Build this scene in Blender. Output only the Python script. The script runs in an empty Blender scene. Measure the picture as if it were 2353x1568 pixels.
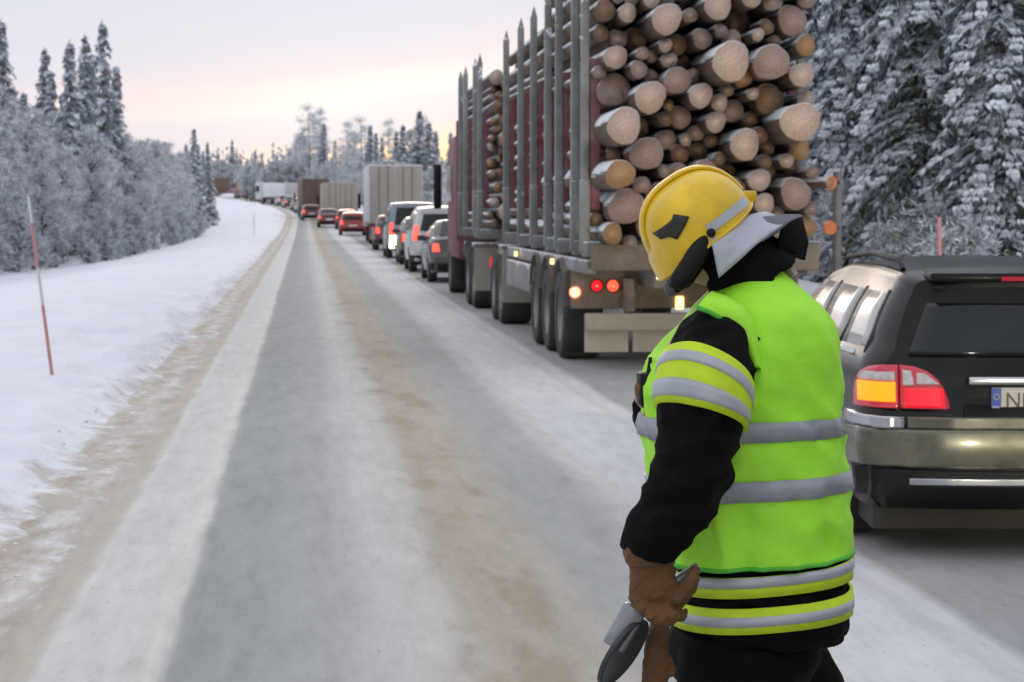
import bpy, bmesh, math, random
import numpy as np
from mathutils import Vector, Matrix, noise as mnoise
S = bpy.context.scene
COL = S.collection
PI = math.pi
# ------------------------------------------------------------------ camera
F_PX, PW, PH = 5200.0, 2353.0, 1568.0          # focal length and frame in the units I measured the photograph in
EYE = 1.70
TH = math.atan((784-480)/F_PX)                  # pitch down
PS = math.atan((1176.5-698)/F_PX*math.cos(TH))  # turned right of the road axis (+Y)
cam = bpy.data.cameras.new('camera')
cam.sensor_width = 36.0
cam.lens = F_PX/PW*36.0
cam.clip_start = 0.1
cam.clip_end = 6000
cam.dof.use_dof = True
cam.dof.focus_distance = 5.0
cam.dof.aperture_fstop = 13.0
camo = bpy.data.objects.new('camera', cam)
COL.objects.link(camo)
camo.location = (0, 0, EYE)
camo.rotation_euler = (PI/2-TH, 0, -PS)
S.camera = camo
_f = Vector((math.sin(PS)*math.cos(TH), math.cos(PS)*math.cos(TH), -math.sin(TH)))
_r = Vector((math.cos(PS), -math.sin(PS), 0))
_u = Vector((math.sin(PS)*math.sin(TH), math.cos(PS)*math.sin(TH), math.cos(TH)))
def at(x, y, Y):
    """world point seen at photo position x, y, standing Y metres down the road"""
    d = _f + _r*((x-PW/2)/F_PX) + _u*((PH/2-y)/F_PX)
    d = d*(Y/d.y)
    return Vector((d.x, d.y, d.z+EYE))
# ------------------------------------------------------------------ view, world, sun
S.view_settings.view_transform = 'Standard'
S.view_settings.look = 'None'
S.view_settings.gamma = 1
S.view_settings.exposure = 0.0
S.cycles.max_bounces = 6
S.cycles.transparent_max_bounces = 8
SUN_EL, SUN_AZ = math.radians(4), math.radians(3)
W = bpy.data.worlds.new("World")
S.world = W
W.use_nodes = True
def build_world():
    nt = W.node_tree
    N, L = nt.nodes, nt.links
    N.clear()
    out = N.new('ShaderNodeOutputWorld'); bg = N.new('ShaderNodeBackground')
    L.new(bg.outputs[0], out.inputs[0])
    sky = N.new('ShaderNodeTexSky'); sky.sky_type = 'NISHITA'; sky.sun_disc = False
    sky.sun_elevation = SUN_EL; sky.sun_rotation = SUN_AZ
    tc = N.new('ShaderNodeTexCoord'); sep = N.new('ShaderNodeSeparateXYZ')
    L.new(tc.outputs['Generated'], sep.inputs[0])
    def m(op, a, b=None, c=None):
        n = N.new('ShaderNodeMath'); n.operation = op
        for i, v in enumerate((a, b, c)):
            if v is None: continue
            if isinstance(v, (int, float)): n.inputs[i].default_value = v
            else: L.new(v, n.inputs[i])
        return n.outputs[0]
    el = m('MULTIPLY', m('ARCSINE', sep.outputs[2]), 57.2958)
    az = m('MULTIPLY', m('ARCTAN2', sep.outputs[0], sep.outputs[1]), 57.2958)
    mp = N.new('ShaderNodeCombineXYZ')
    L.new(m('MULTIPLY', az, 0.10), mp.inputs[0]); L.new(m('MULTIPLY', el, 0.55), mp.inputs[1])
    nz = N.new('ShaderNodeTexNoise'); nz.inputs['Scale'].default_value = 1.3; nz.inputs['Detail'].default_value = 4
    nz.inputs['Roughness'].default_value = .45
    L.new(mp.outputs[0], nz.inputs['Vector'])
    # bands of cloud rise a little to the right
    v = m('ADD', m('SUBTRACT', el, m('MULTIPLY', az, 0.13)), m('MULTIPLY', m('SUBTRACT', nz.outputs[0], 0.5), 1.3))
    def ramp(stops, src, span):
        r = N.new('ShaderNodeValToRGB'); cr = r.color_ramp; cr.interpolation = 'EASE'
        while len(cr.elements) < len(stops): cr.elements.new(0.5)
        for e, (p, c) in zip(cr.elements, stops):
            e.position = p/span; e.color = (*c, 1)
        L.new(m('DIVIDE', src, span), r.inputs[0])
        return r.outputs[0]
    glow = ramp([(0, (1.7, 1.05, .45)), (1.15, (1.55, 1.10, .58)), (1.42, (1.12, .90, .74)), (1.75, (.87, .86, .92)), (2.3, (.88, .90, .97)),
                 (2.65, (1.05, 1.04, 1.0)), (3.05, (1.0, .93, .945)), (3.5, (.86, .83, .91)), (4.3, (.76, .81, .93)), (6, (.73, .79, .93)), (12, (.80, .84, .95)), (40, (1.0, 1.02, 1.08))], v, 40)
    side = ramp([(0, (.80, .66, .66)), (.9, (.80, .70, .72)), (1.5, (.76, .77, .87)), (2.3, (.76, .77, .87)), (3.0, (.92, .80, .84)),
                 (3.7, (.82, .79, .87)), (4.3, (.75, .78, .89)), (6, (.73, .77, .89)), (12, (.76, .80, .92)), (40, (.98, 1.0, 1.07))], v, 40)
    # warm side only near the sunset direction
    da = m('SUBTRACT', az, 2.0)
    w = m('POWER', 2.71828, m('MULTIPLY', m('MULTIPLY', da, da), -0.045))
    mix = N.new('ShaderNodeMix'); mix.data_type = 'RGBA'
    L.new(w, mix.inputs[0]); L.new(side, mix.inputs[6]); L.new(glow, mix.inputs[7])
    sk = N.new('ShaderNodeMix'); sk.data_type = 'RGBA'; sk.blend_type = 'MULTIPLY'
    sk.inputs[0].default_value = 1; L.new(sky.outputs[0], sk.inputs[6]); sk.inputs[7].default_value = (.08, .08, .08, 1)
    mix2 = N.new('ShaderNodeMix'); mix2.data_type = 'RGBA'; mix2.inputs[0].default_value = .96
    L.new(sk.outputs[2], mix2.inputs[6]); L.new(mix.outputs[2], mix2.inputs[7])
    L.new(mix2.outputs[2], bg.inputs[0])
    bg.inputs[1].default_value = 1.0
build_world()
sun = bpy.data.lights.new('sun', 'SUN'); sun.energy = 0.5; sun.angle = math.radians(14); sun.color = (1, .82, .66)
suno = bpy.data.objects.new('sun', sun); COL.objects.link(suno)
_sd = Vector((math.sin(SUN_AZ)*math.cos(SUN_EL+.1), math.cos(SUN_AZ)*math.cos(SUN_EL+.1), math.sin(SUN_EL+.1)))
suno.rotation_euler = (-_sd).to_track_quat('-Z', 'Y').to_euler()
suno.location = (0, 60, 30)
# ------------------------------------------------------------------ materials
def nodes_of(m):
    m.use_nodes = True
    nt = m.node_tree
    return nt, nt.nodes, nt.links, nt.nodes['Principled BSDF']
def noise_node(nt, scale, detail=5, vec=None, rough=.55):
    n = nt.nodes.new('ShaderNodeTexNoise'); n.inputs['Scale'].default_value = scale
    n.inputs['Detail'].default_value = detail; n.inputs['Roughness'].default_value = rough
    if vec is not None: nt.links.new(vec, n.inputs['Vector'])
    return n
def ramp_node(nt, src, stops, interp='LINEAR'):
    r = nt.nodes.new('ShaderNodeValToRGB'); cr = r.color_ramp; cr.interpolation = interp
    while len(cr.elements) < len(stops): cr.elements.new(.5)
    for e, (p, c) in zip(cr.elements, stops):
        e.position = p; e.color = (c, c, c, 1) if isinstance(c, (int, float)) else (*c, 1)
    nt.links.new(src, r.inputs[0])
    return r
def mixrgb(nt, fac, a, b):
    n = nt.nodes.new('ShaderNodeMix'); n.data_type = 'RGBA'
    for i, v in ((0, fac), (6, a), (7, b)):
        if isinstance(v, (int, float)): n.inputs[i].default_value = v
        elif isinstance(v, tuple): n.inputs[i].default_value = (*v, 1)
        else: nt.links.new(v, n.inputs[i])
    return n.outputs[2]
def mat(name, c, rough=.6, metal=0, var=.25, scale=6, bump=0, bscale=40, dirt=None, dirt_amt=.5, dscale=2.0, snow=0, coat=0, emit=None, estr=0, spec=None):
    """principled colour with mottling; optional dirt film and snow lying on faces that look up"""
    m = bpy.data.materials.new(name)
    nt, N, L, b = nodes_of(m)
    tc = N.new('ShaderNodeTexCoord'); vec = tc.outputs['Object']
    n = noise_node(nt, scale, vec=vec)
    r = ramp_node(nt, n.outputs[0], [(.25, tuple(x*(1-var) for x in c)), (.75, tuple(min(1, x*(1+var)) for x in c))])
    col = r.outputs[0]
    if dirt:
        d = noise_node(nt, dscale, 6, vec=vec, rough=.65)
        dr = ramp_node(nt, d.outputs[0], [(.5-.28*dirt_amt-.05, 0.0), (.78-.3*dirt_amt, dirt_amt)])
        col = mixrgb(nt, dr.outputs[0], col, dirt)
    if snow:
        g = N.new('ShaderNodeNewGeometry'); sp = N.new('ShaderNodeSeparateXYZ'); L.new(g.outputs['Normal'], sp.inputs[0])
        n2 = noise_node(nt, 5.0, 6, vec=vec, rough=.7)
        a = N.new('ShaderNodeMath'); a.operation = 'MULTIPLY_ADD'; L.new(n2.outputs[0], a.inputs[0]); a.inputs[1].default_value = 1.4
        L.new(sp.outputs[2], a.inputs[2])
        sr = ramp_node(nt, a.outputs[0], [(.0, 0.0), (1.0, 0.0), (1.0, 1.0)])
        sr.color_ramp.elements[1].position = min(.98, 1.18-.4*snow); sr.color_ramp.elements[2].position = min(1.0, 1.28-.4*snow)
        col = mixrgb(nt, sr.outputs[0], col, (.80, .83, .88))
    L.new(col, b.inputs['Base Color'])
    b.inputs['Roughness'].default_value = rough; b.inputs['Metallic'].default_value = metal
    if spec is not None: b.inputs['Specular IOR Level'].default_value = spec
    if coat: b.inputs['Coat Weight'].default_value = coat; b.inputs['Coat Roughness'].default_value = .08
    if bump:
        bn = noise_node(nt, bscale, 6, vec=vec)
        bp = N.new('ShaderNodeBump'); bp.inputs['Strength'].default_value = bump; bp.inputs['Distance'].default_value = .02
        L.new(bn.outputs[0], bp.inputs['Height']); L.new(bp.outputs[0], b.inputs['Normal'])
    if emit:
        b.inputs['Emission Color'].default_value = (*emit, 1); b.inputs['Emission Strength'].default_value = estr
    return m
SNOWC = (.80, .82, .88)
M = {}
def snow_ground_mat():
    m = bpy.data.materials.new('snow_ground'); nt, N, L, b = nodes_of(m)
    tc = N.new('ShaderNodeTexCoord'); v = tc.outputs['Object']
    n = noise_node(nt, .5, 6, vec=v)
    r = ramp_node(nt, n.outputs[0], [(.3, (.74, .77, .86)), (.7, (.82, .83, .89))])
    # sand thrown from the road onto the crust beside it
    sx_ = N.new('ShaderNodeSeparateXYZ'); L.new(v, sx_.inputs[0])
    sn_ = noise_node(nt, 3.2, 8, vec=v, rough=.7)
    mr = N.new('ShaderNodeMapRange'); L.new(sx_.outputs[0], mr.inputs[0]); mr.inputs[1].default_value = -2.05; mr.inputs[2].default_value = -1.35; mr.inputs[3].default_value = 0; mr.inputs[4].default_value = .42
    mr2 = N.new('ShaderNodeMapRange'); L.new(sx_.outputs[0], mr2.inputs[0]); mr2.inputs[1].default_value = 3; mr2.inputs[2].default_value = 6; mr2.inputs[3].default_value = 1; mr2.inputs[4].default_value = 0
    ad_ = N.new('ShaderNodeMath'); ad_.operation = 'ADD'; L.new(sn_.outputs[0], ad_.inputs[0]); L.new(mr.outputs[0], ad_.inputs[1])
    sr_ = ramp_node(nt, ad_.outputs[0], [(.72, 0.0), (.90, .85)])
    mu_ = N.new('ShaderNodeMath'); mu_.operation = 'MULTIPLY'; L.new(sr_.outputs[0], mu_.inputs[0]); L.new(mr2.outputs[0], mu_.inputs[1])
    L.new(mixrgb(nt, mu_.outputs[0], r.outputs[0], (.46, .41, .35)), b.inputs['Base Color']); b.inputs['Roughness'].default_value = .85
    b.inputs['Subsurface Weight'].default_value = 0
    n2 = noise_node(nt, 1.6, 8, vec=v, rough=.6); n3 = noise_node(nt, 14, 6, vec=v)
    ad = N.new('ShaderNodeMath'); ad.operation = 'MULTIPLY_ADD'; L.new(n3.outputs[0], ad.inputs[0]); ad.inputs[1].default_value = .16; L.new(n2.outputs[0], ad.inputs[2])
    bp = N.new('ShaderNodeBump'); bp.inputs['Strength'].default_value = .7; bp.inputs['Distance'].default_value = .16
    L.new(ad.outputs[0], bp.inputs['Height']); L.new(bp.outputs[0], b.inputs['Normal'])
    return m
def road_mat():
    """packed snow, bared wheel tracks and sand; UV x = metres from the left edge / 10, UV y = metres along / 10"""
    m = bpy.data.materials.new('winter_road'); nt, N, L, b = nodes_of(m)
    uv = N.new('ShaderNodeUVMap'); uv.uv_map = 'UVMap'
    sp = N.new('ShaderNodeSeparateXYZ'); L.new(uv.outputs[0], sp.inputs[0])
    def vec(sx, sy):
        mp = N.new('ShaderNodeMapping'); mp.inputs['Scale'].default_value = (sx, sy, 1); L.new(uv.outputs[0], mp.inputs[0]); return mp.outputs[0]
    def m_(op, a, b_=None, c=None):
        n = N.new('ShaderNodeMath'); n.operation = op
        for i, x in enumerate((a, b_, c)):
            if x is None: continue
            if isinstance(x, (int, float)): n.inputs[i].default_value = x
            else: L.new(x, n.inputs[i])
        return n.outputs[0]
    w1 = noise_node(nt, 1.0, 3, vec=vec(6, 3.0)); w2 = noise_node(nt, 1.0, 5, vec=vec(50, 9), rough=.6)
    u = m_('ADD', sp.outputs[0], m_('ADD', m_('MULTIPLY', m_('SUBTRACT', w1.outputs[0], .5), .010), m_('MULTIPLY', m_('SUBTRACT', w2.outputs[0], .5), .009)))
    def X(x): return (x+1.60)/10.0
    snow, pack, grey, dgrey, sand, sand2 = (.76, .77, .83), (.60, .60, .61), (.385, .395, .40), (.335, .35, .352), (.50, .45, .385), (.44, .385, .32)
    stops = [(-1.60, (.60, .56, .52)), (-1.50, sand), (-1.30, (.62, .59, .57)), (-1.18, (.50, .46, .42)), (-1.02, sand), (-1.0, (.66, .65, .63)), (-.93, (.60, .60, .60)),
             (-.62, (.64, .63, .61)), (-.56, (.68, .67, .64)), (-.50, dgrey), (-.25, dgrey), (.12, (.40, .405, .41)), (.38, (.55, .545, .54)), (.58, (.53, .51, .48)), (.72, (.43, .38, .315)),
             (.95, (.44, .395, .33)), (1.18, (.44, .41, .37)), (1.30, grey), (1.62, (.40, .40, .40)), (1.72, (.50, .50, .50)), (1.90, (.60, .60, .61)),
             (2.45, (.61, .61, .63)), (2.52, (.50, .50, .515)), (2.56, (.58, .58, .60)), (2.66, (.55, .55, .57)), (2.74, (.34, .34, .35)), (4.3, (.33, .325, .32)), (6.0, (.50, .49, .48))]
    r = None
    # a colour ramp holds 32 stops
    r = ramp_node(nt, u, [(X(x), c) for x, c in stops])
    col = r.outputs[0]
    # sand clumps in the left verge and along the middle
    s1 = noise_node(nt, 1.0, 8, vec=vec(40, 14), rough=.68)
    def band(a, b_, soft=.012):
        x = m_('SUBTRACT', sp.outputs[0], X(a)); y = m_('SUBTRACT', X(b_), sp.outputs[0])
        n1 = N.new('ShaderNodeClamp'); L.new(m_('DIVIDE', x, soft), n1.inputs[0]); n2 = N.new('ShaderNodeClamp'); L.new(m_('DIVIDE', y, soft), n2.inputs[0])
        return m_('MULTIPLY', n1.outputs[0], n2.outputs[0])
    sr = ramp_node(nt, s1.outputs[0], [(.46, 0.0), (.60, 1.0)])
    sn = ramp_node(nt, s1.outputs[0], [(.36, 1.0), (.44, 0.0)])
    lb = band(-1.62, -1.08)
    col = mixrgb(nt, m_('MULTIPLY', m_('MULTIPLY', sr.outputs[0], lb), .75), col, (.40, .345, .285))
    col = mixrgb(nt, m_('MULTIPLY', m_('MULTIPLY', sn.outputs[0], lb), .8), col, (.74, .75, .80))
    s2 = noise_node(nt, 1.0, 8, vec=vec(22, 7), rough=.66)
    s2r = ramp_node(nt, s2.outputs[0], [(.50, 0.0), (.60, 1.0)])
    col = mixrgb(nt, m_('MULTIPLY', m_('MULTIPLY', s2r.outputs[0], band(.40, 1.30, .03)), .62), col, (.345, .285, .215))
    s3 = noise_node(nt, 1.0, 7, vec=vec(22, 4), rough=.6)
    s3r = ramp_node(nt, s3.outputs[0], [(.35, .95), (.65, 1.04)])
    mm = N.new('ShaderNodeMix'); mm.data_type = 'RGBA'; mm.blend_type = 'MULTIPLY'; mm.inputs[0].default_value = 1; L.new(col, mm.inputs[6]); L.new(s3r.outputs[0], mm.inputs[7])
    col = mm.outputs[2]
    # thin streaks drawn out along the road
    s5 = noise_node(nt, 1.0, 6, vec=vec(110, 5), rough=.7)
    s5r = ramp_node(nt, s5.outputs[0], [(.3, .95), (.7, 1.04)])
    s6 = noise_node(nt, 1.0, 8, vec=vec(75, 14), rough=.75)
    s6r = ramp_node(nt, s6.outputs[0], [(.34, .88), (.5, 1.0), (.66, 1.08)])
    mm = N.new('ShaderNodeMix'); mm.data_type = 'RGBA'; mm.blend_type = 'MULTIPLY'; mm.inputs[0].default_value = 1; L.new(col, mm.inputs[6]); L.new(s6r.outputs[0], mm.inputs[7])
    col = mm.outputs[2]
    mm = N.new('ShaderNodeMix'); mm.data_type = 'RGBA'; mm.blend_type = 'MULTIPLY'; mm.inputs[0].default_value = 1; L.new(col, mm.inputs[6]); L.new(s5r.outputs[0], mm.inputs[7])
    col = mm.outputs[2]
    # grit
    s4 = noise_node(nt, 1.0, 4, vec=vec(300, 70), rough=.75)
    s4r = ramp_node(nt, s4.outputs[0], [(.64, 0.0), (.70, .55)])
    col = mixrgb(nt, s4r.outputs[0], col, (.16, .14, .12))
    # oily brown stain where engines idle
    st = m_('MULTIPLY', band(2.9, 4.9, .06), .0)
    L.new(col, b.inputs['Base Color'])
    b.inputs['Roughness'].default_value = .92; b.inputs['Specular IOR Level'].default_value = .2
    bp = N.new('ShaderNodeBump'); bp.inputs['Strength'].default_value = .5; bp.inputs['Distance'].default_value = .02
    L.new(m_('ADD', s1.outputs[0], m_('MULTIPLY', s4.outputs[0], .25)), bp.inputs['Height']); L.new(bp.outputs[0], b.inputs['Normal'])
    return m
M['snow_ground'] = snow_ground_mat(); M['road'] = road_mat()
M['clump'] = mat('sandy_snow_clump', (.66, .64, .64), .9, var=.25, scale=12, bump=.5, bscale=30)
M['snow'] = mat('snow_cap', (.74, .78, .86), .8, var=.08, scale=3, bump=.3, bscale=20)
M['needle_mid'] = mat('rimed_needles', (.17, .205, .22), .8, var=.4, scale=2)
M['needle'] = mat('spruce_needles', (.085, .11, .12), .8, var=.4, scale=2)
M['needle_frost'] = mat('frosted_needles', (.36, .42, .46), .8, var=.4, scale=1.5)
M['frost'] = mat('frosted_twigs', (.74, .81, .88), .85, var=.30, scale=.8)
M['frost_dark'] = mat('bare_twigs', (.36, .38, .42), .85, var=.3, scale=1.2)
M['bark'] = mat('tree_bark', (.12, .09, .075), .9, var=.4, scale=8, bump=.5, snow=.35)
M['log_bark'] = mat('log_bark', (.13, .085, .06), .9, var=.6, scale=7, bump=.6, snow=.75)
def log_end_mat(name, c):
    m = bpy.data.materials.new(name); nt, N, L, b = nodes_of(m)
    tc = N.new('ShaderNodeTexCoord'); oi = N.new('ShaderNodeObjectInfo')
    wv = N.new('ShaderNodeTexNoise'); wv.inputs['Scale'].default_value = 9; L.new(tc.outputs['Object'], wv.inputs[0])
    ln = N.new('ShaderNodeVectorMath'); ln.operation = 'LENGTH'; mp = N.new('ShaderNodeMapping'); mp.inputs['Scale'].default_value = (1, 0, 1)
    L.new(tc.outputs['Object'], mp.inputs[0]); L.new(mp.outputs[0], ln.inputs[0])
    s = N.new('ShaderNodeMath'); s.operation = 'MULTIPLY'; L.new(ln.outputs['Value'], s.inputs[0]); s.inputs[1].default_value = 75
    s2 = N.new('ShaderNodeMath'); s2.operation = 'SINE'; L.new(s.outputs[0], s2.inputs[0])
    r = ramp_node(nt, s2.outputs[0], [(0.0, tuple(x*.84 for x in c)), (1, c)])
    r2 = ramp_node(nt, wv.outputs[0], [(.3, (.72, .70, .70)), (.65, (1.05, 1.05, 1.05))])
    mm = N.new('ShaderNodeMix'); mm.data_type = 'RGBA'; mm.blend_type = 'MULTIPLY'; mm.inputs[0].default_value = 1
    L.new(r.outputs[0], mm.inputs[6]); L.new(r2.outputs[0], mm.inputs[7])
    L.new(mm.outputs[2], b.inputs['Base Color']); b.inputs['Roughness'].default_value = .8
    return m
M['end_pale'] = log_end_mat('log_end_pale', (.60, .465, .385))
M['end_mauve'] = log_end_mat('log_end_mauve', (.40, .29, .25))
M['end_orange'] = log_end_mat('log_end_orange', (.44, .27, .14))
M['end_brown'] = log_end_mat('log_end_brown', (.26, .16, .10))
M['alu'] = mat('stake_grey', (.27, .30, .31), .6, .2, var=.3, scale=3, dirt=(.16, .13, .115), dirt_amt=.6, dscale=1.2, snow=.3, bump=.2)
M['red'] = mat('stake_red', (.17, .018, .032), .6, var=.3, dirt=(.20, .16, .155), dirt_amt=.5, dscale=1.3)
M['chassis'] = mat('dirty_chassis', (.06, .055, .05), .8, var=.3, dirt=(.30, .26, .21), dirt_amt=.75, bump=.2)
M['salt'] = mat('salt_caked_panel', (.27, .23, .185), .85, var=.3, scale=3, dirt=(.085, .07, .055), dirt_amt=.75, dscale=1.6, bump=.6, bscale=12)
M['flap'] = mat('mudflap_salt', (.36, .34, .29), .8, var=.12, dirt=(.26, .24, .2), dirt_amt=.5)
M['rubber'] = mat('tyre_rubber', (.02, .02, .02), .85, var=.3, dirt=(.16, .15, .14), dirt_amt=.35, bump=.3)
M['rim'] = mat('wheel_rim', (.30, .30, .30), .45, .6, dirt=(.12, .11, .10), dirt_amt=.6)
M['plastic'] = mat('black_plastic', (.006, .006, .007), .55, var=.2, spec=.3)
M['chrome'] = mat('dull_chrome', (.50, .52, .55), .22, 1.0, var=.1)
M['glass'] = mat('dark_window_glass', (.006, .009, .010), .08, var=.2, dirt=(.06, .06, .06), dirt_amt=.12, spec=.35)
M['glass_sheen'] = mat('pale_sheen_glass', (.50, .48, .46), .22, var=.08, scale=3, dirt=(.34, .33, .32), dirt_amt=.4, dscale=5, coat=.6)  # pale base colour paints sky and snow reflection onto the side panes
M['lamp_red'] = mat('lit_red_lens', (.5, .01, .02), .2, emit=(1, .012, .025), estr=.85, var=.1)
M['lamp_dim'] = mat('dim_red_lens', (.42, .01, .03), .15, emit=(1, .02, .05), estr=.12, var=.15, coat=.8)
M['lamp_hot'] = mat('brake_red_lens', (.5, .03, .02), .2, emit=(1, .08, .04), estr=2.2, var=.1)
M['lamp_amber'] = mat('lit_amber_lens', (.6, .14, .0), .3, emit=(1, .27, .004), estr=1.55, var=.25, scale=40)
M['lamp_white'] = mat('lit_white_lens', (.9, .8, .6), .3, emit=(1, .80, .42), estr=9.0, var=.05)
M['lamp_yel'] = mat('lit_yellow_lens', (.9, .6, .2), .3, emit=(1, .55, .16), estr=4.0, var=.05)
M['lamp_clear'] = mat('clear_lens', (.50, .46, .46), .15, .3, var=.3, scale=30, coat=.8)
M['orange_refl_glow'] = mat('glowing_orange_reflector', (.62, .20, .08), .35, emit=(1, .3, .1), estr=.12)  # reflectors given a faint glow of their own
M['pole_red'] = mat('pole_red', (.56, .26, .27), .6, var=.15)
M['pole_white'] = mat('pole_white', (.62, .66, .66), .6, var=.1)
# person
M['vest'] = mat('fluorescent_vest', (.42, .96, .04), .7, var=.07, scale=8, bump=.35, bscale=16, dirt=(.25, .48, .05), dirt_amt=.22, dscale=5)
M['vest_trim'] = mat('vest_binding', (.10, .50, .05), .8, var=.15)
M['silver'] = mat('reflective_tape', (.33, .35, .39), .42, .2, var=.22, scale=9, bump=.15, bscale=200)
M['silver_l'] = mat('reflective_tape_pale', (.46, .49, .52), .45, .2, var=.15, scale=12)
M['yellow_tape'] = mat('fluorescent_yellow_tape', (.58, .80, .02), .7, var=.12, scale=20)
M['jacket'] = mat('black_turnout_cloth', (.0035, .0035, .0045), .85, var=.3, scale=30, bump=.3, bscale=180, spec=.15)
M['helmet'] = mat('yellow_helmet_shell', (.86, .56, .006), .36, var=.12, scale=10, dirt=(.30, .18, .02), dirt_amt=.26, dscale=16, coat=.25, bump=.12, bscale=50)
M['emblem'] = mat('dark_helmet_plate', (.022, .020, .010), .45, var=.4, scale=40)
M['shroud'] = mat('silver_neck_cloth', (.50, .52, .60), .45, .25, var=.12, scale=8, bump=.2, bscale=60)
M['shroud_d'] = mat('grey_neck_cloth', (.16, .17, .20), .6, .1, var=.2, scale=8)
M['leather'] = mat('brown_leather', (.17, .078, .022), .7, var=.40, scale=14, bump=.5, bscale=90, dirt=(.05, .03, .02), dirt_amt=.35, dscale=8)
M['skin'] = mat('skin', (.50, .30, .22), .5, var=.08)
M['torch'] = mat('brushed_grey_tube', (.27, .28, .29), .35, .4, var=.2, scale=20)
M['disc'] = mat('dark_grey_disc', (.045, .05, .06), .4, var=.15)
# ------------------------------------------------------------------ helpers
def prop(o, label=None, cat=None, group=None, kind=None):
    if label: o['label'] = label
    if cat: o['category'] = cat
    if group: o['group'] = group
    if kind: o['kind'] = kind
    return o
def thing(name, label, cat, loc=(0, 0, 0), rz=0, group=None):
    o = bpy.data.objects.new(name, None); COL.objects.link(o); o.location = loc; o.rotation_euler = (0, 0, rz)
    o.empty_display_size = .2
    return prop(o, label, cat, group)
def link(name, me, mats, parent=None, smooth=None):
    me.name = name
    for m in (mats if isinstance(mats, (list, tuple)) else [mats]):
        me.materials.append(M[m] if isinstance(m, str) else m)
    if smooth is not None:
        me.polygons.foreach_set('use_smooth', [True]*len(me.polygons))
        if smooth < 180:
            try: me.set_sharp_from_angle(angle=math.radians(smooth))
            except Exception: pass
    o = bpy.data.objects.new(name, me); COL.objects.link(o)
    if parent is not None: o.parent = parent
    return o
class MB:
    """collects shapes, each with a material index, into one mesh"""
    def __init__(s): s.v, s.f, s.m = [], [], []
    def add(s, vs, fs, mi=0):
        b = len(s.v); s.v += [tuple(p) for p in vs]; s.f += [tuple(i+b for i in f) for f in fs]; s.m += [mi]*len(fs); return s
    def box(s, x0, x1, y0, y1, z0, z1, mi=0, bev=0.0):
        if bev:
            bm = bmesh.new(); bmesh.ops.create_cube(bm, size=1)
            for v in bm.verts: v.co = Vector(((x0+x1)/2+v.co.x*(x1-x0), (y0+y1)/2+v.co.y*(y1-y0), (z0+z1)/2+v.co.z*(z1-z0)))
            bmesh.ops.bevel(bm, geom=bm.edges[:], offset=bev, segments=2, profile=.5, affect='EDGES')
            bm.verts.index_update()
            s.add([v.co[:] for v in bm.verts], [[v.index for v in f.verts] for f in bm.faces], mi); bm.free(); return s
        vs = [(x, y, z) for z in (z0, z1) for y in (y0, y1) for x in (x0, x1)]
        return s.add(vs, [(0, 2, 3, 1), (4, 5, 7, 6), (0, 1, 5, 4), (2, 6, 7, 3), (0, 4, 6, 2), (1, 3, 7, 5)], mi)
    def tube(s, pts, rad, n=10, mi=0, caps=True, flat=1.0, ref=None):
        pts = [Vector(p) for p in pts]; R = rad if isinstance(rad, list) else [rad]*len(pts)
        vs, fs = [], []
        up = Vector(ref) if ref is not None else None
        for i, p in enumerate(pts):
            t = (pts[min(i+1, len(pts)-1)]-pts[max(i-1, 0)]).normalized()
            if up is None: up = Vector((0, 0, 1)) if abs(t.z) < .9 else Vector((0, 1, 0))
            a = (up-t*up.dot(t)).normalized(); b = t.cross(a); up = a
            r = R[i]; ra, rb = (r if isinstance(r, tuple) else (r, r*flat))
            for k in range(n):
                q = 2*PI*k/n; vs.append(p+a*math.cos(q)*ra+b*math.sin(q)*rb)
        for i in range(len(pts)-1):
            for k in range(n):
                k2 = (k+1) % n; fs.append((i*n+k, i*n+k2, (i+1)*n+k2, (i+1)*n+k))
        if caps: fs.append(tuple(range(n))[::-1]); fs.append(tuple(range((len(pts)-1)*n, len(pts)*n)))
        return s.add(vs, fs, mi)
    def cyl(s, c, axis, r, h, n=20, mi=0):
        c = Vector(c); a = Vector(axis).normalized()
        return s.tube([c-a*h/2, c+a*h/2], r, n, mi)
    def lathe(s, prof, c=(0, 0, 0), axis='x', n=28, mi=0):
        """prof: list of (along, radius)"""
        vs, fs = [], []
        for (a, r) in prof:
            for k in range(n):
                q = 2*PI*k/n; p = (a, r*math.cos(q), r*math.sin(q))
                if axis == 'y': p = (p[1], p[0], p[2])
                if axis == 'z': p = (p[1], p[2], p[0])
                vs.append((p[0]+c[0], p[1]+c[1], p[2]+c[2]))
        for i in range(len(prof)-1):
            for k in range(n): fs.append((i*n+k, i*n+(k+1) % n, (i+1)*n+(k+1) % n, (i+1)*n+k))
        return s.add(vs, fs, mi)
    def mesh(s, name='m'):
        me = bpy.data.meshes.new(name); me.from_pydata(s.v, [], s.f)
        me.polygons.foreach_set('material_index', s.m); me.update(); return me
    def build(s, name, mats, parent=None, smooth=35):
        return link(name, s.mesh(name), mats, parent, smooth)
def copy_tree(o, parent=None):
    c = o.copy(); COL.objects.link(c)
    if parent is not None: c.parent = parent
    for ch in list(o.children):
        copy_tree(ch, c)
    return c
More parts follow.
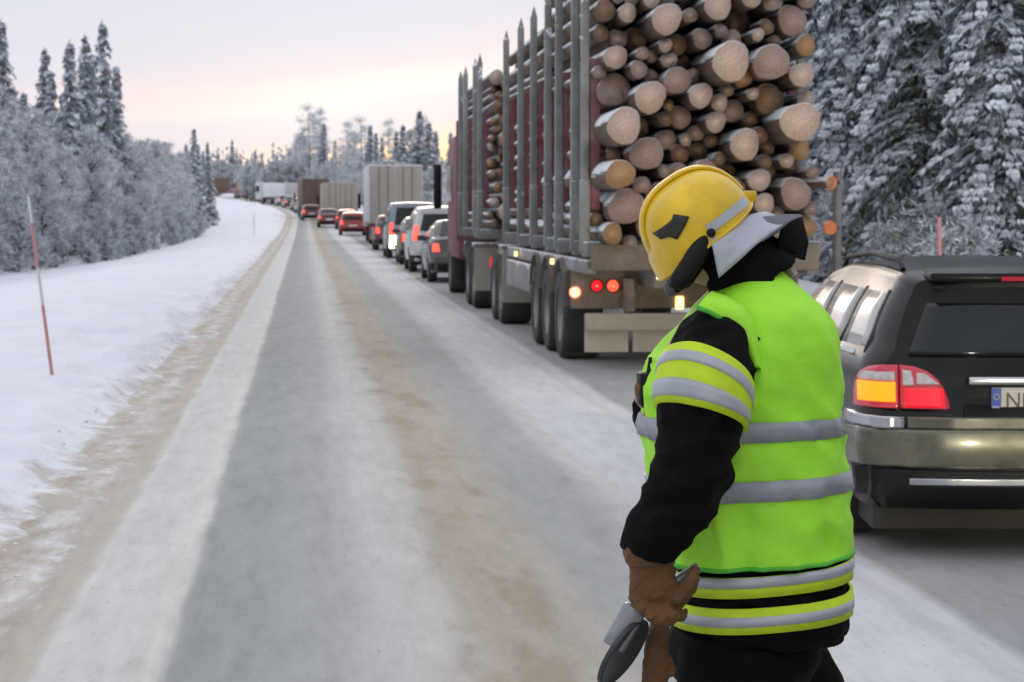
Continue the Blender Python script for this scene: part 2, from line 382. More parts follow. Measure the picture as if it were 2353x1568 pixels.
def bake(mb, voxel, mats, name, parent, disp=0, dscale=6, smooth_it=4, seed=0):
    """fuse overlapping closed shapes into one continuous skin"""
    me = mb.mesh('tmp'); o = bpy.data.objects.new('tmp', me); COL.objects.link(o)
    r = o.modifiers.new('r', 'REMESH'); r.mode = 'VOXEL'; r.voxel_size = voxel
    sm = o.modifiers.new('s', 'SMOOTH'); sm.factor = .5; sm.iterations = smooth_it
    dg = bpy.context.evaluated_depsgraph_get(); dg.update()
    nm = bpy.data.meshes.new_from_object(o.evaluated_get(dg)); nm.materials.clear()
    bpy.data.objects.remove(o)
    nm.polygons.foreach_set('material_index', [0]*len(nm.polygons))
    if disp:
        nv = [v.normal.copy() for v in nm.vertices]
        for v, n in zip(nm.vertices, nv):
            p = v.co; q = Vector((p.x*dscale+seed, p.y*dscale, p.z*dscale*1.6))
            f = 1-abs(mnoise.noise(q)*1.6)          # ridged: reads as folds
            v.co = p+n*disp*(f-.6)
    return link(name, nm, mats, parent, 180)
ORD = ['first', 'second', 'third', 'fourth', 'fifth', 'sixth', 'seventh', 'eighth', 'ninth', 'tenth', 'eleventh', 'twelfth', 'thirteenth', 'fourteenth',
       'fifteenth', 'sixteenth', 'seventeenth', 'eighteenth', 'nineteenth', 'twentieth']
def ordn(i):
    if i < 20: return ORD[i]
    n = i+1
    s = 'th' if 10 <= n % 100 <= 20 else {1: 'st', 2: 'nd', 3: 'rd'}.get(n % 10, 'th')
    return '%d%s' % (n, s)
# ------------------------------------------------------------------ ground and road
def bend(Y):
    d = np.maximum(0, Y-215.0); q = np.minimum(d, 240); return -(5.0e-4*q*q + (d-q)*.24)
_hy = np.array([-500, 100, 150, 172, 192, 240, 300, 380, 460, 700, 1200, 4000]); _hz = np.array([0, 0, .03, .22, .45, 1.1, 2.2, 3.5, 4.5, 5.5, 7, 10])
def hroad(Y):
    Y = np.asarray(Y, float); return (np.interp(Y-9, _hy, _hz)+np.interp(Y, _hy, _hz)+np.interp(Y+9, _hy, _hz))/3
LE, RW = -1.57, 7.9
def ground_h(X, Y):
    X = np.asarray(X, float); Y = np.asarray(Y, float)
    s = X-LE-bend(Y)
    prof = np.interp(s, [-60, -20, -9, -6, -4, -2.4, -1.3, -.55, -.12, 0, RW, RW+.15, RW+.7, RW+1.6, RW+4, RW+8, RW+60],
                     [.4, -.1, -.35, -.32, .0, .22, .26, .17, .05, -.05, -.05, .08, .42, .55, .05, -.1, .6])
    lump = .035*np.sin(X*2.1+Y*.7)*np.sin(Y*1.3-X*.6)+.05*np.sin(X*.55+1)*np.sin(Y*.31+X*.2)
    near = np.clip(np.minimum(-s, 99)*1.5, 0, 1)+np.clip((s-RW)*1.5, 0, 1)
    crest = .035*np.sin(Y*3.7+2*np.sin(Y*.9))*np.exp(-((s+.55)/.35)**2)+.03*np.sin(Y*1.9+X*4)*np.exp(-((s+1.0)/.5)**2)
    return hroad(Y)+prof+lump*near+crest
def gz(x, y): return float(ground_h(x, y))
def build_ground():
    xs = np.unique(np.concatenate([np.arange(-6, -3.4, .18), np.arange(-3.4, -1.3, .06), np.arange(-1.3, 0, .18), np.arange(0, 12, .5), np.arange(-30, -6, 1.2), np.arange(12, 40, 1.6), -30-np.geomspace(2, 1500, 26), 40+np.geomspace(2, 1500, 26)]))
    ys = np.unique(np.concatenate([np.arange(-12, 6, .4), np.arange(6, 30, .12), np.arange(30, 40, .3), np.arange(40, 110, 1.0), np.arange(110, 480, 3.0), 480+np.geomspace(3, 2600, 30), -12-np.geomspace(2, 500, 14)]))
    # follow the bend so the verge stays crisp
    XX, YY = np.meshgrid(xs, ys); wgt = np.exp(-np.abs(XX)/300.0); XB = XX+bend(YY)*wgt
    Z = ground_h(XB, YY)
    n, m_ = XX.shape
    # ploughed, lumpy crust on the bank beside the road
    for a in range(n):
        if not 4 < ys[a] < 90: continue
        for b in range(m_):
            s = XX[a, b]-LE
            if -2.6 < s < .06:
                w = min(1, (s+2.6)/1.2)*min(1, (.06-s)/.15); p = Vector((XX[a, b]*1.7, YY[a, b]*1.1, 3.3)); q = mnoise.noise(p)*.5+mnoise.noise(p*2.7)*.35+mnoise.noise(p*6.5)*.22
                Z[a, b] += w*(.085*max(0, q)-.02+.05*math.exp(-((s+.28+.12*math.sin(YY[a, b]*.8))/.16)**2)*(1+q))
            if -.35 < s < .5 and ys[a] < 90:      # broken crust pushed out over the road edge
                p = Vector((XX[a, b]*1.5, YY[a, b]*.9, 7.7)); q = mnoise.noise(p)+.5*mnoise.noise(p*2.9)+.25*mnoise.noise(p*7)
                Z[a, b] = max(Z[a, b], float(hroad(ys[a]))+min(.05, .09*(q*.55-s*.9+.02)))
    v = np.stack([XB.ravel(), YY.ravel(), Z.ravel()], 1)
    i = np.arange(n*m_).reshape(n, m_)
    f = np.stack([i[:-1, :-1].ravel(), i[:-1, 1:].ravel(), i[1:, 1:].ravel(), i[1:, :-1].ravel()], 1)
    me = bpy.data.meshes.new('snow_ground'); me.from_pydata(v.tolist(), [], f.tolist()); me.update()
    o = link('ground', me, 'snow_ground', None, 180); prop(o, 'snow-covered ground and roadside banks beside the winter road', None, None, 'structure')
    ys = np.concatenate([np.arange(-40, 60, 1.0), np.arange(60, 640, 3.0)])
    us = np.linspace(0, RW, 60)
    V, UV, Fc = [], [], []
    for y in ys:
        for u in us:
            x = LE+float(bend(y))+u
            rut = -.012*math.exp(-((u-1.3)/.25)**2)-.012*math.exp(-((u-3.0)/.25)**2)+.012*math.exp(-((u-3.9)/.3)**2)-.01*math.exp(-((u-.48)/.1)**2)
            V.append((x, y, float(hroad(y))+.004+rut)); UV.append((u/10+.003, y/10))
    nu = len(us)
    for a in range(len(ys)-1):
        for b in range(nu-1): Fc.append((a*nu+b, a*nu+b+1, (a+1)*nu+b+1, (a+1)*nu+b))
    me = bpy.data.meshes.new('road'); me.from_pydata(V, [], Fc); me.update()
    uvl = me.uv_layers.new(name='UVMap')
    li = np.zeros(len(me.loops), int); me.loops.foreach_get('vertex_index', li)
    uvl.data.foreach_set('uv', np.array(UV)[li].ravel())
    o = link('road', me, 'road', None, 180); prop(o, 'packed snow road with bare grey wheel tracks and brown sand', None, None, 'structure')
    # broken crust thrown up along the left edge: many small clods, one mass
    rng = random.Random(5); mb = MB()
    for k in range(650):
        y = 4+ (rng.random()**1.6)*60; s = rng.gauss(.12, .13)
        if s > .35: continue
        x = LE+s; r = rng.uniform(.006, .022)
        z = max(gz(x, y), .0)
        bm = bmesh.new(); bmesh.ops.create_icosphere(bm, subdivisions=1, radius=r)
        for v in bm.verts: v.co = Vector((v.co.x*rng.uniform(.8, 1.5), v.co.y*rng.uniform(.8, 1.7), v.co.z*.55))+Vector((x, y, z+r*.12))+Vector((rng.gauss(0, r*.12), rng.gauss(0, r*.12), rng.gauss(0, r*.08)))
        bm.verts.index_update(); mb.add([v.co[:] for v in bm.verts], [[v.index for v in f.verts] for f in bm.faces]); bm.free()
    o = mb.build('snow_clods', 'clump', None, None); prop(o, 'small sandy clods of snow crumbled along the road edge', 'snow clods', None, 'stuff')
build_ground()
# ------------------------------------------------------------------ trees
def quads_mesh(name, P, A, B, mi, jag=None):
    """many leaf-sized lozenges: centre P, half axes A and B"""
    n = len(P); v = np.empty((n, 4, 3)); v[:, 0] = P-A; v[:, 1] = P+B-A*.15; v[:, 2] = P+A; v[:, 3] = P-B+A*.1
    me = bpy.data.meshes.new(name); me.from_pydata(v.reshape(-1, 3).tolist(), [], np.arange(4*n).reshape(n, 4).tolist())
    me.polygons.foreach_set('material_index', mi); me.update(); return me
def unit(a): return a/np.maximum(1e-9, np.linalg.norm(a, axis=-1, keepdims=True))
def trunk_mesh(H, r0, lean=0, rng=None, limbs=()):
    mb = MB(); pts = [(lean*(k/6)**2*H*.1+(rng.uniform(-.02, .02)*H*.3 if rng and k else 0), 0, H*k/6*.98) for k in range(7)]
    mb.tube(pts, [r0*(1-.93*k/6) for k in range(7)], 7)
    for l in limbs: mb.tube(l[0], l[1], 5)
    return mb.mesh('trunk')
def spruce_mesh(seed, H, R, snow=.5, clump=1.0, step=.28, base=.04, droop=.45, dens=1.0, frost=.5):
    rng = np.random.default_rng(seed); P, A, B, I = [], [], [], []
    z = H*base
    while z < H*.985:
        f = 1-z/H; nb = max(3, int((4+6*f)*dens)); tier = rng.uniform(.75, 1.12)
        for _ in range(nb):
            az = rng.uniform(0, 2*PI); L = R*(f**.80)*tier*rng.uniform(.55, 1.15)+.05
            d = np.array([math.cos(az), math.sin(az), 0]); sd = np.array([-d[1], d[0], 0])
            ns = max(3, int(L/.105)); z0 = z+rng.uniform(-.1, .1); heavy = rng.random() < snow
            sl = droop*rng.uniform(.7, 1.5)
            for k in range(ns):
                t = (k+rng.random())/ns; p = d*L*t+np.array([0, 0, z0-sl*L*t*t+.12*L*t*(1-t)])
                wd = (.10+.16*(1-t))*min(1.6, .5+L*.5)
                dirn = d+np.array([0, 0, -sl*1.6*t])
                for s in (-1, 1):
                    o = sd*s*wd*rng.uniform(.3, 1.1); a = unit(d*.8+sd*s*.7+np.array([0, 0, -.5-sl*t*rng.uniform(.3, 1.3)]))*rng.uniform(.08, .16)
                    P.append(p+o+rng.normal(0, .03, 3)); A.append(a); B.append(unit(np.cross(a, rng.normal(0, 1, 3)))*rng.uniform(.018, .038)); I.append(3 if rng.random() < frost else 1)
                    if rng.random() < .6:
                        a = np.array([rng.normal(0, .03), rng.normal(0, .03), -rng.uniform(.07, .16)]); P.append(p+o*.8+a); A.append(a); B.append(unit(np.cross(a, rng.normal(0, 1, 3)))*rng.uniform(.03, .05)); I.append(1)
                if heavy and rng.random() < .85 or rng.random() < .12*snow:
                    for q in range(9 if heavy else 2):
                        a = unit(dirn+rng.normal(0, .25, 3))*rng.uniform(.09, .19)*clump
                        b_ = unit(np.cross(a, np.array([0, 0, 1])+rng.normal(0, .25, 3)))*rng.uniform(.05, .11)*clump
                        P.append(p+np.array([0, 0, .05+.03*rng.random()])+sd*rng.normal(0, wd*.55)); A.append(a); B.append(b_); I.append(2)
                        a2 = a*.9+np.array([0, 0, -.04]); P.append(P[-1]+np.array([0, 0, -.02])+sd*.03); A.append(a2); B.append(unit(np.cross(a2, rng.normal(0, 1, 3)))*.05*clump); I.append(2)
        z += step*rng.uniform(.8, 1.2)*(.6+.5*f)
    for k in range(14):
        P.append(np.array([rng.normal(0, .03), rng.normal(0, .03), H*(.94+.06*k/14)])); A.append(np.array([0, 0, .10])); B.append(unit(np.array([rng.normal(), rng.normal(), 0]))*.04*(1.3-k/14)); I.append(3 if k % 2 else 1)
    return quads_mesh('crown', np.array(P), np.array(A), np.array(B), [i-1 for i in I])
def birch_mesh(seed, H, R, twigs=11, low=.12, frostw=.72, snowp=.05):
    """trunk limbs (returned) and a cloud of rime-covered twigs"""
    rng = np.random.default_rng(seed); P, A, B, I = [], [], [], []; limbs = []
    nl = int(26+H*5)
    for _ in range(nl):
        h = H*rng.uniform(low, .93); az = rng.uniform(0, 2*PI); f = min(1, (1-h/H)*1.7+.15)
        L = R*f*rng.uniform(.6, 1.15); up = rng.uniform(.5, 1.5)
        d = np.array([math.cos(az), math.sin(az), up]); d = unit(d)
        p0 = np.array([0, 0, h]); bendv = np.array([0, 0, -rng.uniform(.1, .5)])
        pts = [p0+d*L*t+bendv*L*t*t for t in np.linspace(0, 1, 5)]
        limbs.append(([tuple(p) for p in pts], [.035*f+.012, .028*f+.01, .02*f+.008, .014, .006]))
        nt_ = int(twigs*L*2.4)+5
        for k in range(nt_):
            t = rng.uniform(.15, 1)**.8; p = p0+d*L*t+bendv*L*t*t
            td = unit(d*.6+rng.normal(0, .65, 3)+np.array([0, 0, -.15])); tl = rng.uniform(.22, .60)*(.5+.5*f)
            for q in range(6):
                pp = p+td*tl*(q/6+rng.random()*.15)+np.array([0, 0, -.10*(q/6)**2]); a = unit(td+rng.normal(0, .55, 3))*rng.uniform(.045, .13)
                P.append(pp+rng.normal(0, .03, 3)); A.append(a); B.append(unit(np.cross(a, rng.normal(0, 1, 3)))*rng.uniform(.008, .022)); r = rng.random(); I.append(0 if r < frostw else 1)
            if rng.random() < snowp*4:
                for q in range(3):
                    a = unit(rng.normal(0, 1, 3)*np.array([1, 1, .3]))*rng.uniform(.05, .12); P.append(p+td*tl*rng.random()*.5+np.array([0, 0, .03])); A.append(a); B.append(unit(np.cross(a, np.array([0, 0, 1.])))*rng.uniform(.03, .06)); I.append(2)
    return quads_mesh('crown', np.array(P), np.array(A), np.array(B), I), limbs
def pine_mesh(seed, H, R):
    rng = np.random.default_rng(seed); P, A, B, I = [], [], [], []; limbs = []
    for _ in range(int(30)):
        h = H*rng.uniform(.38, .97); f = min(1, (1-h/H)*2.2+.25); az = rng.uniform(0, 2*PI); L = R*f*rng.uniform(.5, 1.1)
        d = unit(np.array([math.cos(az), math.sin(az), rng.uniform(-.1, .6)])); p0 = np.array([0, 0, h]); limbs.append(([tuple(p0), tuple(p0+d*L*.5), tuple(p0+d*L)], [.05, .035, .015]))
        for c in range(int(2+L*2.5)):
            cc = p0+d*L*rng.uniform(.35, 1.05)+rng.normal(0, .16, 3)
            for k in range(34):
                o = rng.normal(0, 1, 3)*np.array([.30, .30, .17]); a = unit(o+rng.normal(0, .3, 3)+np.array([0, 0, .1]))*rng.uniform(.06, .14)
                P.append(cc+o); A.append(a); B.append(unit(np.cross(a, rng.normal(0, 1, 3)))*rng.uniform(.02, .05)); I.append(2 if o[2] > .08 and rng.random() < .6 else (1 if rng.random() < .5 else 0))
    return quads_mesh('crown', np.array(P), np.array(A), np.array(B), I), limbs
PROTO = {}
def proto(kind, key, crown, trunk, cm, tm='bark'):
    t = bpy.data.objects.new(kind, None); COL.objects.link(t)
    link('trunk', trunk, tm, t, 180); link('crown', crown, cm, t)
    PROTO[key] = [t, False, crown]
R_ = random.Random(3)
for i, (H, R, s) in enumerate([(14, 2.0, .7), (12, 1.8, .85), (15, 2.3, .6), (11, 1.7, .95)]):
    proto('snowy_spruce', 'big%d' % i, spruce_mesh(10+i, H, R, snow=s, clump=.52, step=.28, droop=.6, dens=1.15, frost=.62), trunk_mesh(H, .16, rng=R_), ['needle', 'snow', 'needle_frost'])
for i, (H, R) in enumerate([(10, 1.35), (9, 1.1), (11, 1.55)]):
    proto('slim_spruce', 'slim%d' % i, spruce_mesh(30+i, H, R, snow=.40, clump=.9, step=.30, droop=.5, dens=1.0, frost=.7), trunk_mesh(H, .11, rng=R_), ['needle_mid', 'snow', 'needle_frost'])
for i, (H, R) in enumerate([(7.2, 1.9), (6.6, 1.6), (7.8, 2.1), (6.0, 1.8)]):
    c, l = birch_mesh(50+i, H, R); proto('frosted_birch', 'birch%d' % i, c, trunk_mesh(H, .08, rng=R_, limbs=l), ['frost', 'frost_dark', 'snow'])
for i, (H, R) in enumerate([(2.2, 1.0), (1.7, .9), (2.8, 1.1)]):
    c, l = birch_mesh(70+i, H, R, twigs=7, low=.02, frostw=.6, snowp=.16); proto('snowy_bush', 'bush%d' % i, c, trunk_mesh(H, .03, rng=R_, limbs=l), ['frost', 'frost_dark', 'snow'])
for i, (H, R) in enumerate([(13, 2.0), (12, 1.7)]):
    c, l = pine_mesh(80+i, H, R); proto('frosted_pine', 'pine%d' % i, c, trunk_mesh(H, .14, rng=R_, limbs=l), ['needle_frost', 'frost', 'snow'])
CATN = {'snowy_spruce': 'spruce', 'slim_spruce': 'spruce', 'frosted_birch': 'birch', 'snowy_bush': 'bush', 'frosted_pine': 'pine'}
def plant(key, x, y, h, label, group, rng, wid=1.0):
    p = PROTO[key]; t = p[0]
    if p[1]: t = copy_tree(t)
    p[1] = True
    H0 = {'big0': 14, 'big1': 12, 'big2': 15, 'big3': 11, 'slim0': 10, 'slim1': 9, 'slim2': 11, 'birch0': 7.2, 'birch1': 6.6, 'birch2': 7.8, 'birch3': 6.0,
          'bush0': 2.2, 'bush1': 1.7, 'bush2': 2.8, 'pine0': 13, 'pine1': 12}[key]
    s = h/H0; t.location = (x, y, gz(x, y)-.08); t.rotation_euler = (rng.uniform(-.03, .03), rng.uniform(-.03, .03), rng.uniform(0, 2*PI)); t.scale = (s*wid, s*wid, s)
    prop(t, label, CATN[t.name.split('.')[0]], group)
    return t
def sx(x, y): return 698+x*F_PX/y          # where along the photo's width a spot on the ground shows
rng = random.Random(11)
def row(pts, step0, k):
    """points along a polyline, spacing grows with distance"""
    out = []; i = 0; p = list(pts[0]); d = 0
    seg = 0; pos = 0.0
    while seg < len(pts)-1:
        a, b = pts[seg], pts[seg+1]; L = math.dist(a, b)
        if pos >= L: pos -= L; seg += 1; continue
        t = pos/L; x, y = a[0]+(b[0]-a[0])*t, a[1]+(b[1]-a[1])*t; out.append((x, y)); pos += step0+k*(y-50)
    return out
edge = [(-10.6, 62), (-9.9, 70), (-7.8, 88), (-7.3, 110), (-7.4, 150), (-9.6, 200), (-13.8, 280)]
left = []
for (x, y) in row(edge, 1.3, .022): left.append(('birch%d' % rng.randrange(4), x-rng.uniform(.6, 1.6), y+rng.uniform(-.5, .5), rng.uniform(4.6, 5.8)*(1.0 if y < 120 else 1.12), 'front'))
for (x, y) in row([(a-3.2, b+2) for a, b in edge], 1.8, .03): left.append(('birch%d' % rng.randrange(4), x+rng.uniform(-.8, .8), y+rng.uniform(-1, 1), rng.uniform(5.8, 7.2), 'second'))
for (x, y) in row([(a-7, b+4) for a, b in edge[:5]], 2.6, .04): left.append(('birch%d' % rng.randrange(4), x+rng.uniform(-1, 1), y+rng.uniform(-1, 1), rng.uniform(6.4, 7.4), 'third'))
for (x, y) in row(edge[:5], 2.2, .04): left.append(('bush%d' % rng.randrange(3), x+rng.uniform(-.1, .9), y+rng.uniform(-.5, .5), rng.uniform(1.0, 2.0), 'bush'))
tall = [(17, 40, 78, 'slim0'), (48, 210, 82, 'slim1'), (93, 108, 92, 'slim2'), (122, 160, 90, 'slim1'), (165, 90, 86, 'slim0'), (191, 78, 90, 'slim2'), (210, 120, 96, 'slim1'), (240, 42, 88, 'slim0'), (262, 150, 92, 'slim1'), (-30, 120, 80, 'slim2'),
        (437, 292, 160, 'slim0'), (458, 330, 175, 'slim1'), (483, 325, 185, 'slim0'), (425, 330, 150, 'slim1')]
for (px, py, Y, key) in tall:
    Y += 13
    p = at(px, py, Y); left.append((key, p.x, Y, p.z-gz(p.x, Y)+.08, 'tall'))
by = {}
for t in left: by.setdefault(t[4], []).append(t)
words = {'front': ('rime-white birch in the front row left of the road', 'frosted birches lining the left side'), 'second': ('frosted birch in the second row left of the road', 'frosted birches behind the left front row'),
         'third': ('grey frosted birch deep in the left wood', 'frosted birches deep in the left wood'), 'bush': ('low snowy bush at the foot of the left wood', 'bushes at the foot of the left wood'),
         'tall': ('dark slim spruce standing above the left birches', 'slim spruces above the left birches')}
for k, lst in by.items():
    lst.sort(key=lambda t: sx(t[1], t[2]))
    for i, (key, x, y, h, _) in enumerate(lst):
        w, g = words[k]; plant(key, x, y, h, '%s, %s from left' % (w, ordn(i)), g, rng, wid=1.0 if 'slim' not in key else rng.uniform(.95, 1.2))
# right wood beside the queue
right = []
for (x, y) in row([(9.7, 32), (9.8, 36), (10.0, 56)], 1.75, .022): right.append(('big%d' % rng.randrange(4), x+rng.uniform(-.5, .9), y+rng.uniform(-.6, .6), rng.uniform(9, 13), 'front'))
for (x, y) in row([(13, 32), (13.4, 48), (13.8, 62)], 2.2, .03): right.append(('big%d' % rng.randrange(4), x+rng.uniform(-.8, .8), y+rng.uniform(-.8, .8), rng.uniform(12, 15.5), 'second'))
for (x, y) in row([(8.7, 30), (9.0, 44), (9.4, 60)], 2.4, .03): right.append(('bush%d' % rng.randrange(3), x+rng.uniform(-.2, .5), y, rng.uniform(1.2, 2.4), 'bush'))
words = {'front': ('snow-clumped spruce in the front row of the right wood', 'spruces in the front row of the dark right wood'), 'second': ('tall spruce behind the right front row', 'tall spruces deep in the right wood'),
         'bush': ('low snowy bush at the foot of the right wood', 'bushes at the foot of the right wood')}
by = {}
for t in right: by.setdefault(t[4], []).append(t)
for k, lst in by.items():
    lst.sort(key=lambda t: -sx(t[1], t[2]))
    for i, (key, x, y, h, _) in enumerate(lst):
        w, g = words[k]; plant(key, x, y, h, '%s, %s from the right edge' % (w, ordn(i)), g, rng, wid=1.1)
for i, (x, y) in enumerate(row([(11.5, 190), (11, 150), (10.6, 110)], 7, 0)): plant('birch%d' % rng.randrange(4), x, y, rng.uniform(3.6, 5.0), 'low frosted birch right of the queue behind the box lorry, %s from the far end' % ordn(i), 'low birches right of the queue', rng, 1.4)
def beyond(px, extra=0):
    Y = 200.0
    while (px-698)*Y/F_PX-LE-float(bend(Y)) < 10.5: Y += 2
    return Y+extra
# trees behind the queue where the road bends
mid = [(679, 305, 225, 'pine1', 1.1), (696, 290, 235, 'birch0', 1), (712, 237, 230, 'pine0', 1.15), (732, 246, 232, 'pine1', 1.0), (741, 282, 238, 'slim1', 1.3), (770, 320, 240, 'slim0', 1), (794, 277, 235, 'pine1', 1.1), (812, 300, 240, 'birch2', 1),
       (833, 266, 230, 'pine0', 1.2), (848, 285, 236, 'slim0', 1.4), (866, 304, 240, 'slim1', 1.2), (880, 312, 238, 'slim0', 1.2), (895, 272, 228, 'pine0', 1.0), (910, 300, 235, 'slim1', 1.3), (922, 284, 232, 'slim0', 1.4), (940, 290, 236, 'birch1', 1), (959, 252, 226, 'slim2', 1.5), (970, 265, 228, 'pine1', 1.0),
       (984, 279, 224, 'slim0', 1.7), (1000, 300, 235, 'slim1', 1.3), (1036, 302, 225, 'slim0', 1.2), (1062, 280, 215, 'slim2', 1.2), (1090, 300, 210, 'slim0', 1.2), (665, 335, 225, 'birch3', 1), (1015, 360, 220, 'birch3', 1)]
mid.sort()
for i, (px, py, Y, key, w) in enumerate(mid):
    Y = max(Y, beyond(px, 6)); p = at(px, py, Y); kind = {'p': 'frosted pine', 's': 'frosted spruce', 'b': 'frosted birch'}[key[0]]
    plant(key, p.x, Y, p.z-gz(p.x, Y)+.08, '%s on the skyline behind the queue, %s from its left' % (kind, ordn(i)), 'skyline trees behind the queue', rng, wid=w)
n = 0
und = []
for px in range(650, 1120, 15):
    Y = beyond(px, rng.uniform(-3, 3)); und.append((px+rng.uniform(-4, 4), rng.uniform(362, 392), Y))
und.sort()
for i, (px, py, Y) in enumerate(und):
    p = at(px, py, Y); plant('birch%d' % rng.randrange(4), p.x, Y, p.z-gz(p.x, Y), 'short frosted birch below the skyline trees, %s from the left' % ordn(i), 'short birches below the skyline trees', rng, wid=1.4)
far = []
for px in range(486, 700, 8): far.append((px+rng.uniform(-3, 3), rng.uniform(362, 385), rng.uniform(330, 350) if px > 560 else rng.uniform(440, 460), 'birch%d' % rng.randrange(4), 1.6))
for px, py in [(500, 352), (512, 368), (535, 320), (552, 352), (570, 362), (585, 345), (602, 358), (618, 362), (634, 355), (650, 366), (475, 350), (465, 345)]: far.append((px, py, rng.uniform(455, 480), 'slim%d' % rng.randrange(3), 1.3))
far.sort()
for i, (px, py, Y, key, w) in enumerate(far):
    p = at(px, py, Y); plant(key, p.x, Y, p.z-gz(p.x, Y), '%s in the far wood under the sunset, %s from left' % ('frosted birch' if key[0] == 'b' else 'small pointed spruce', ordn(i)), 'trees of the far wood', rng, wid=w)
# the wood beyond, read as one mass
def far_wood():
    r = np.random.default_rng(9); P, A, B = [], [], []
    for k in range(420):
        Y = r.uniform(520, 760); px = r.uniform(380, 1500); x = (px-698)*Y/F_PX; z = float(hroad(Y)); h = r.uniform(8, 12.5)*(1+(Y-520)/1500)
        for q in range(46):
            f = r.random()**.8; zz = h*(1-f)+.3; rad = 1.6*f+.1; a = r.uniform(0, 2*PI); rr = rad*r.uniform(.2, 1)
            P.append((x+math.cos(a)*rr, Y+math.sin(a)*rr, z+zz)); A.append(unit(np.array([math.cos(a), math.sin(a), -.9]))*r.uniform(.4, .8)); B.append(unit(r.normal(0, 1, 3))*r.uniform(.2, .45))
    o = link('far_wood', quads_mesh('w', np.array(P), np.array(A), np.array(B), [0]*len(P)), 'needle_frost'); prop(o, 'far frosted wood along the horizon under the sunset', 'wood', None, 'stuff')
far_wood()
def rear_wood():
    """the wood on both sides and behind the photographer; seen only in windows and paint"""
    r = np.random.default_rng(19); P, A, B = [], [], []
    spots = [(sd*r.uniform(11, 16), y) for y in np.arange(-70, 17, 2.0) for sd in (-1, 1)]+[(x, -75+r.uniform(-4, 4)) for x in np.arange(-16, 17, 2.0)]
    for x, y in spots:
        h = r.uniform(8, 13); z = gz(x, y)
        for q in range(150):
            f = r.random()**.7; a = r.uniform(0, 2*PI); rr = (1.9*f+.1)*r.uniform(.3, 1)
            P.append((x+math.cos(a)*rr, y+math.sin(a)*rr, z+h*(1-f)+.2)); A.append(unit(np.array([math.cos(a), math.sin(a), -.9]))*r.uniform(.3, .6)); B.append(unit(r.normal(0, 1, 3))*r.uniform(.15, .3))
    o = link('rear_wood', quads_mesh('w', np.array(P), np.array(A), np.array(B), [int(k % 4 == 0) for k in range(len(P))]), ['needle', 'snow']); prop(o, 'snowy spruce wood lining the road behind the photographer', 'wood', None, 'stuff')
rear_wood()
for k, p in PROTO.items():
    if not p[1]:
        for c in list(p[0].children): bpy.data.objects.remove(c)
        bpy.data.objects.remove(p[0])
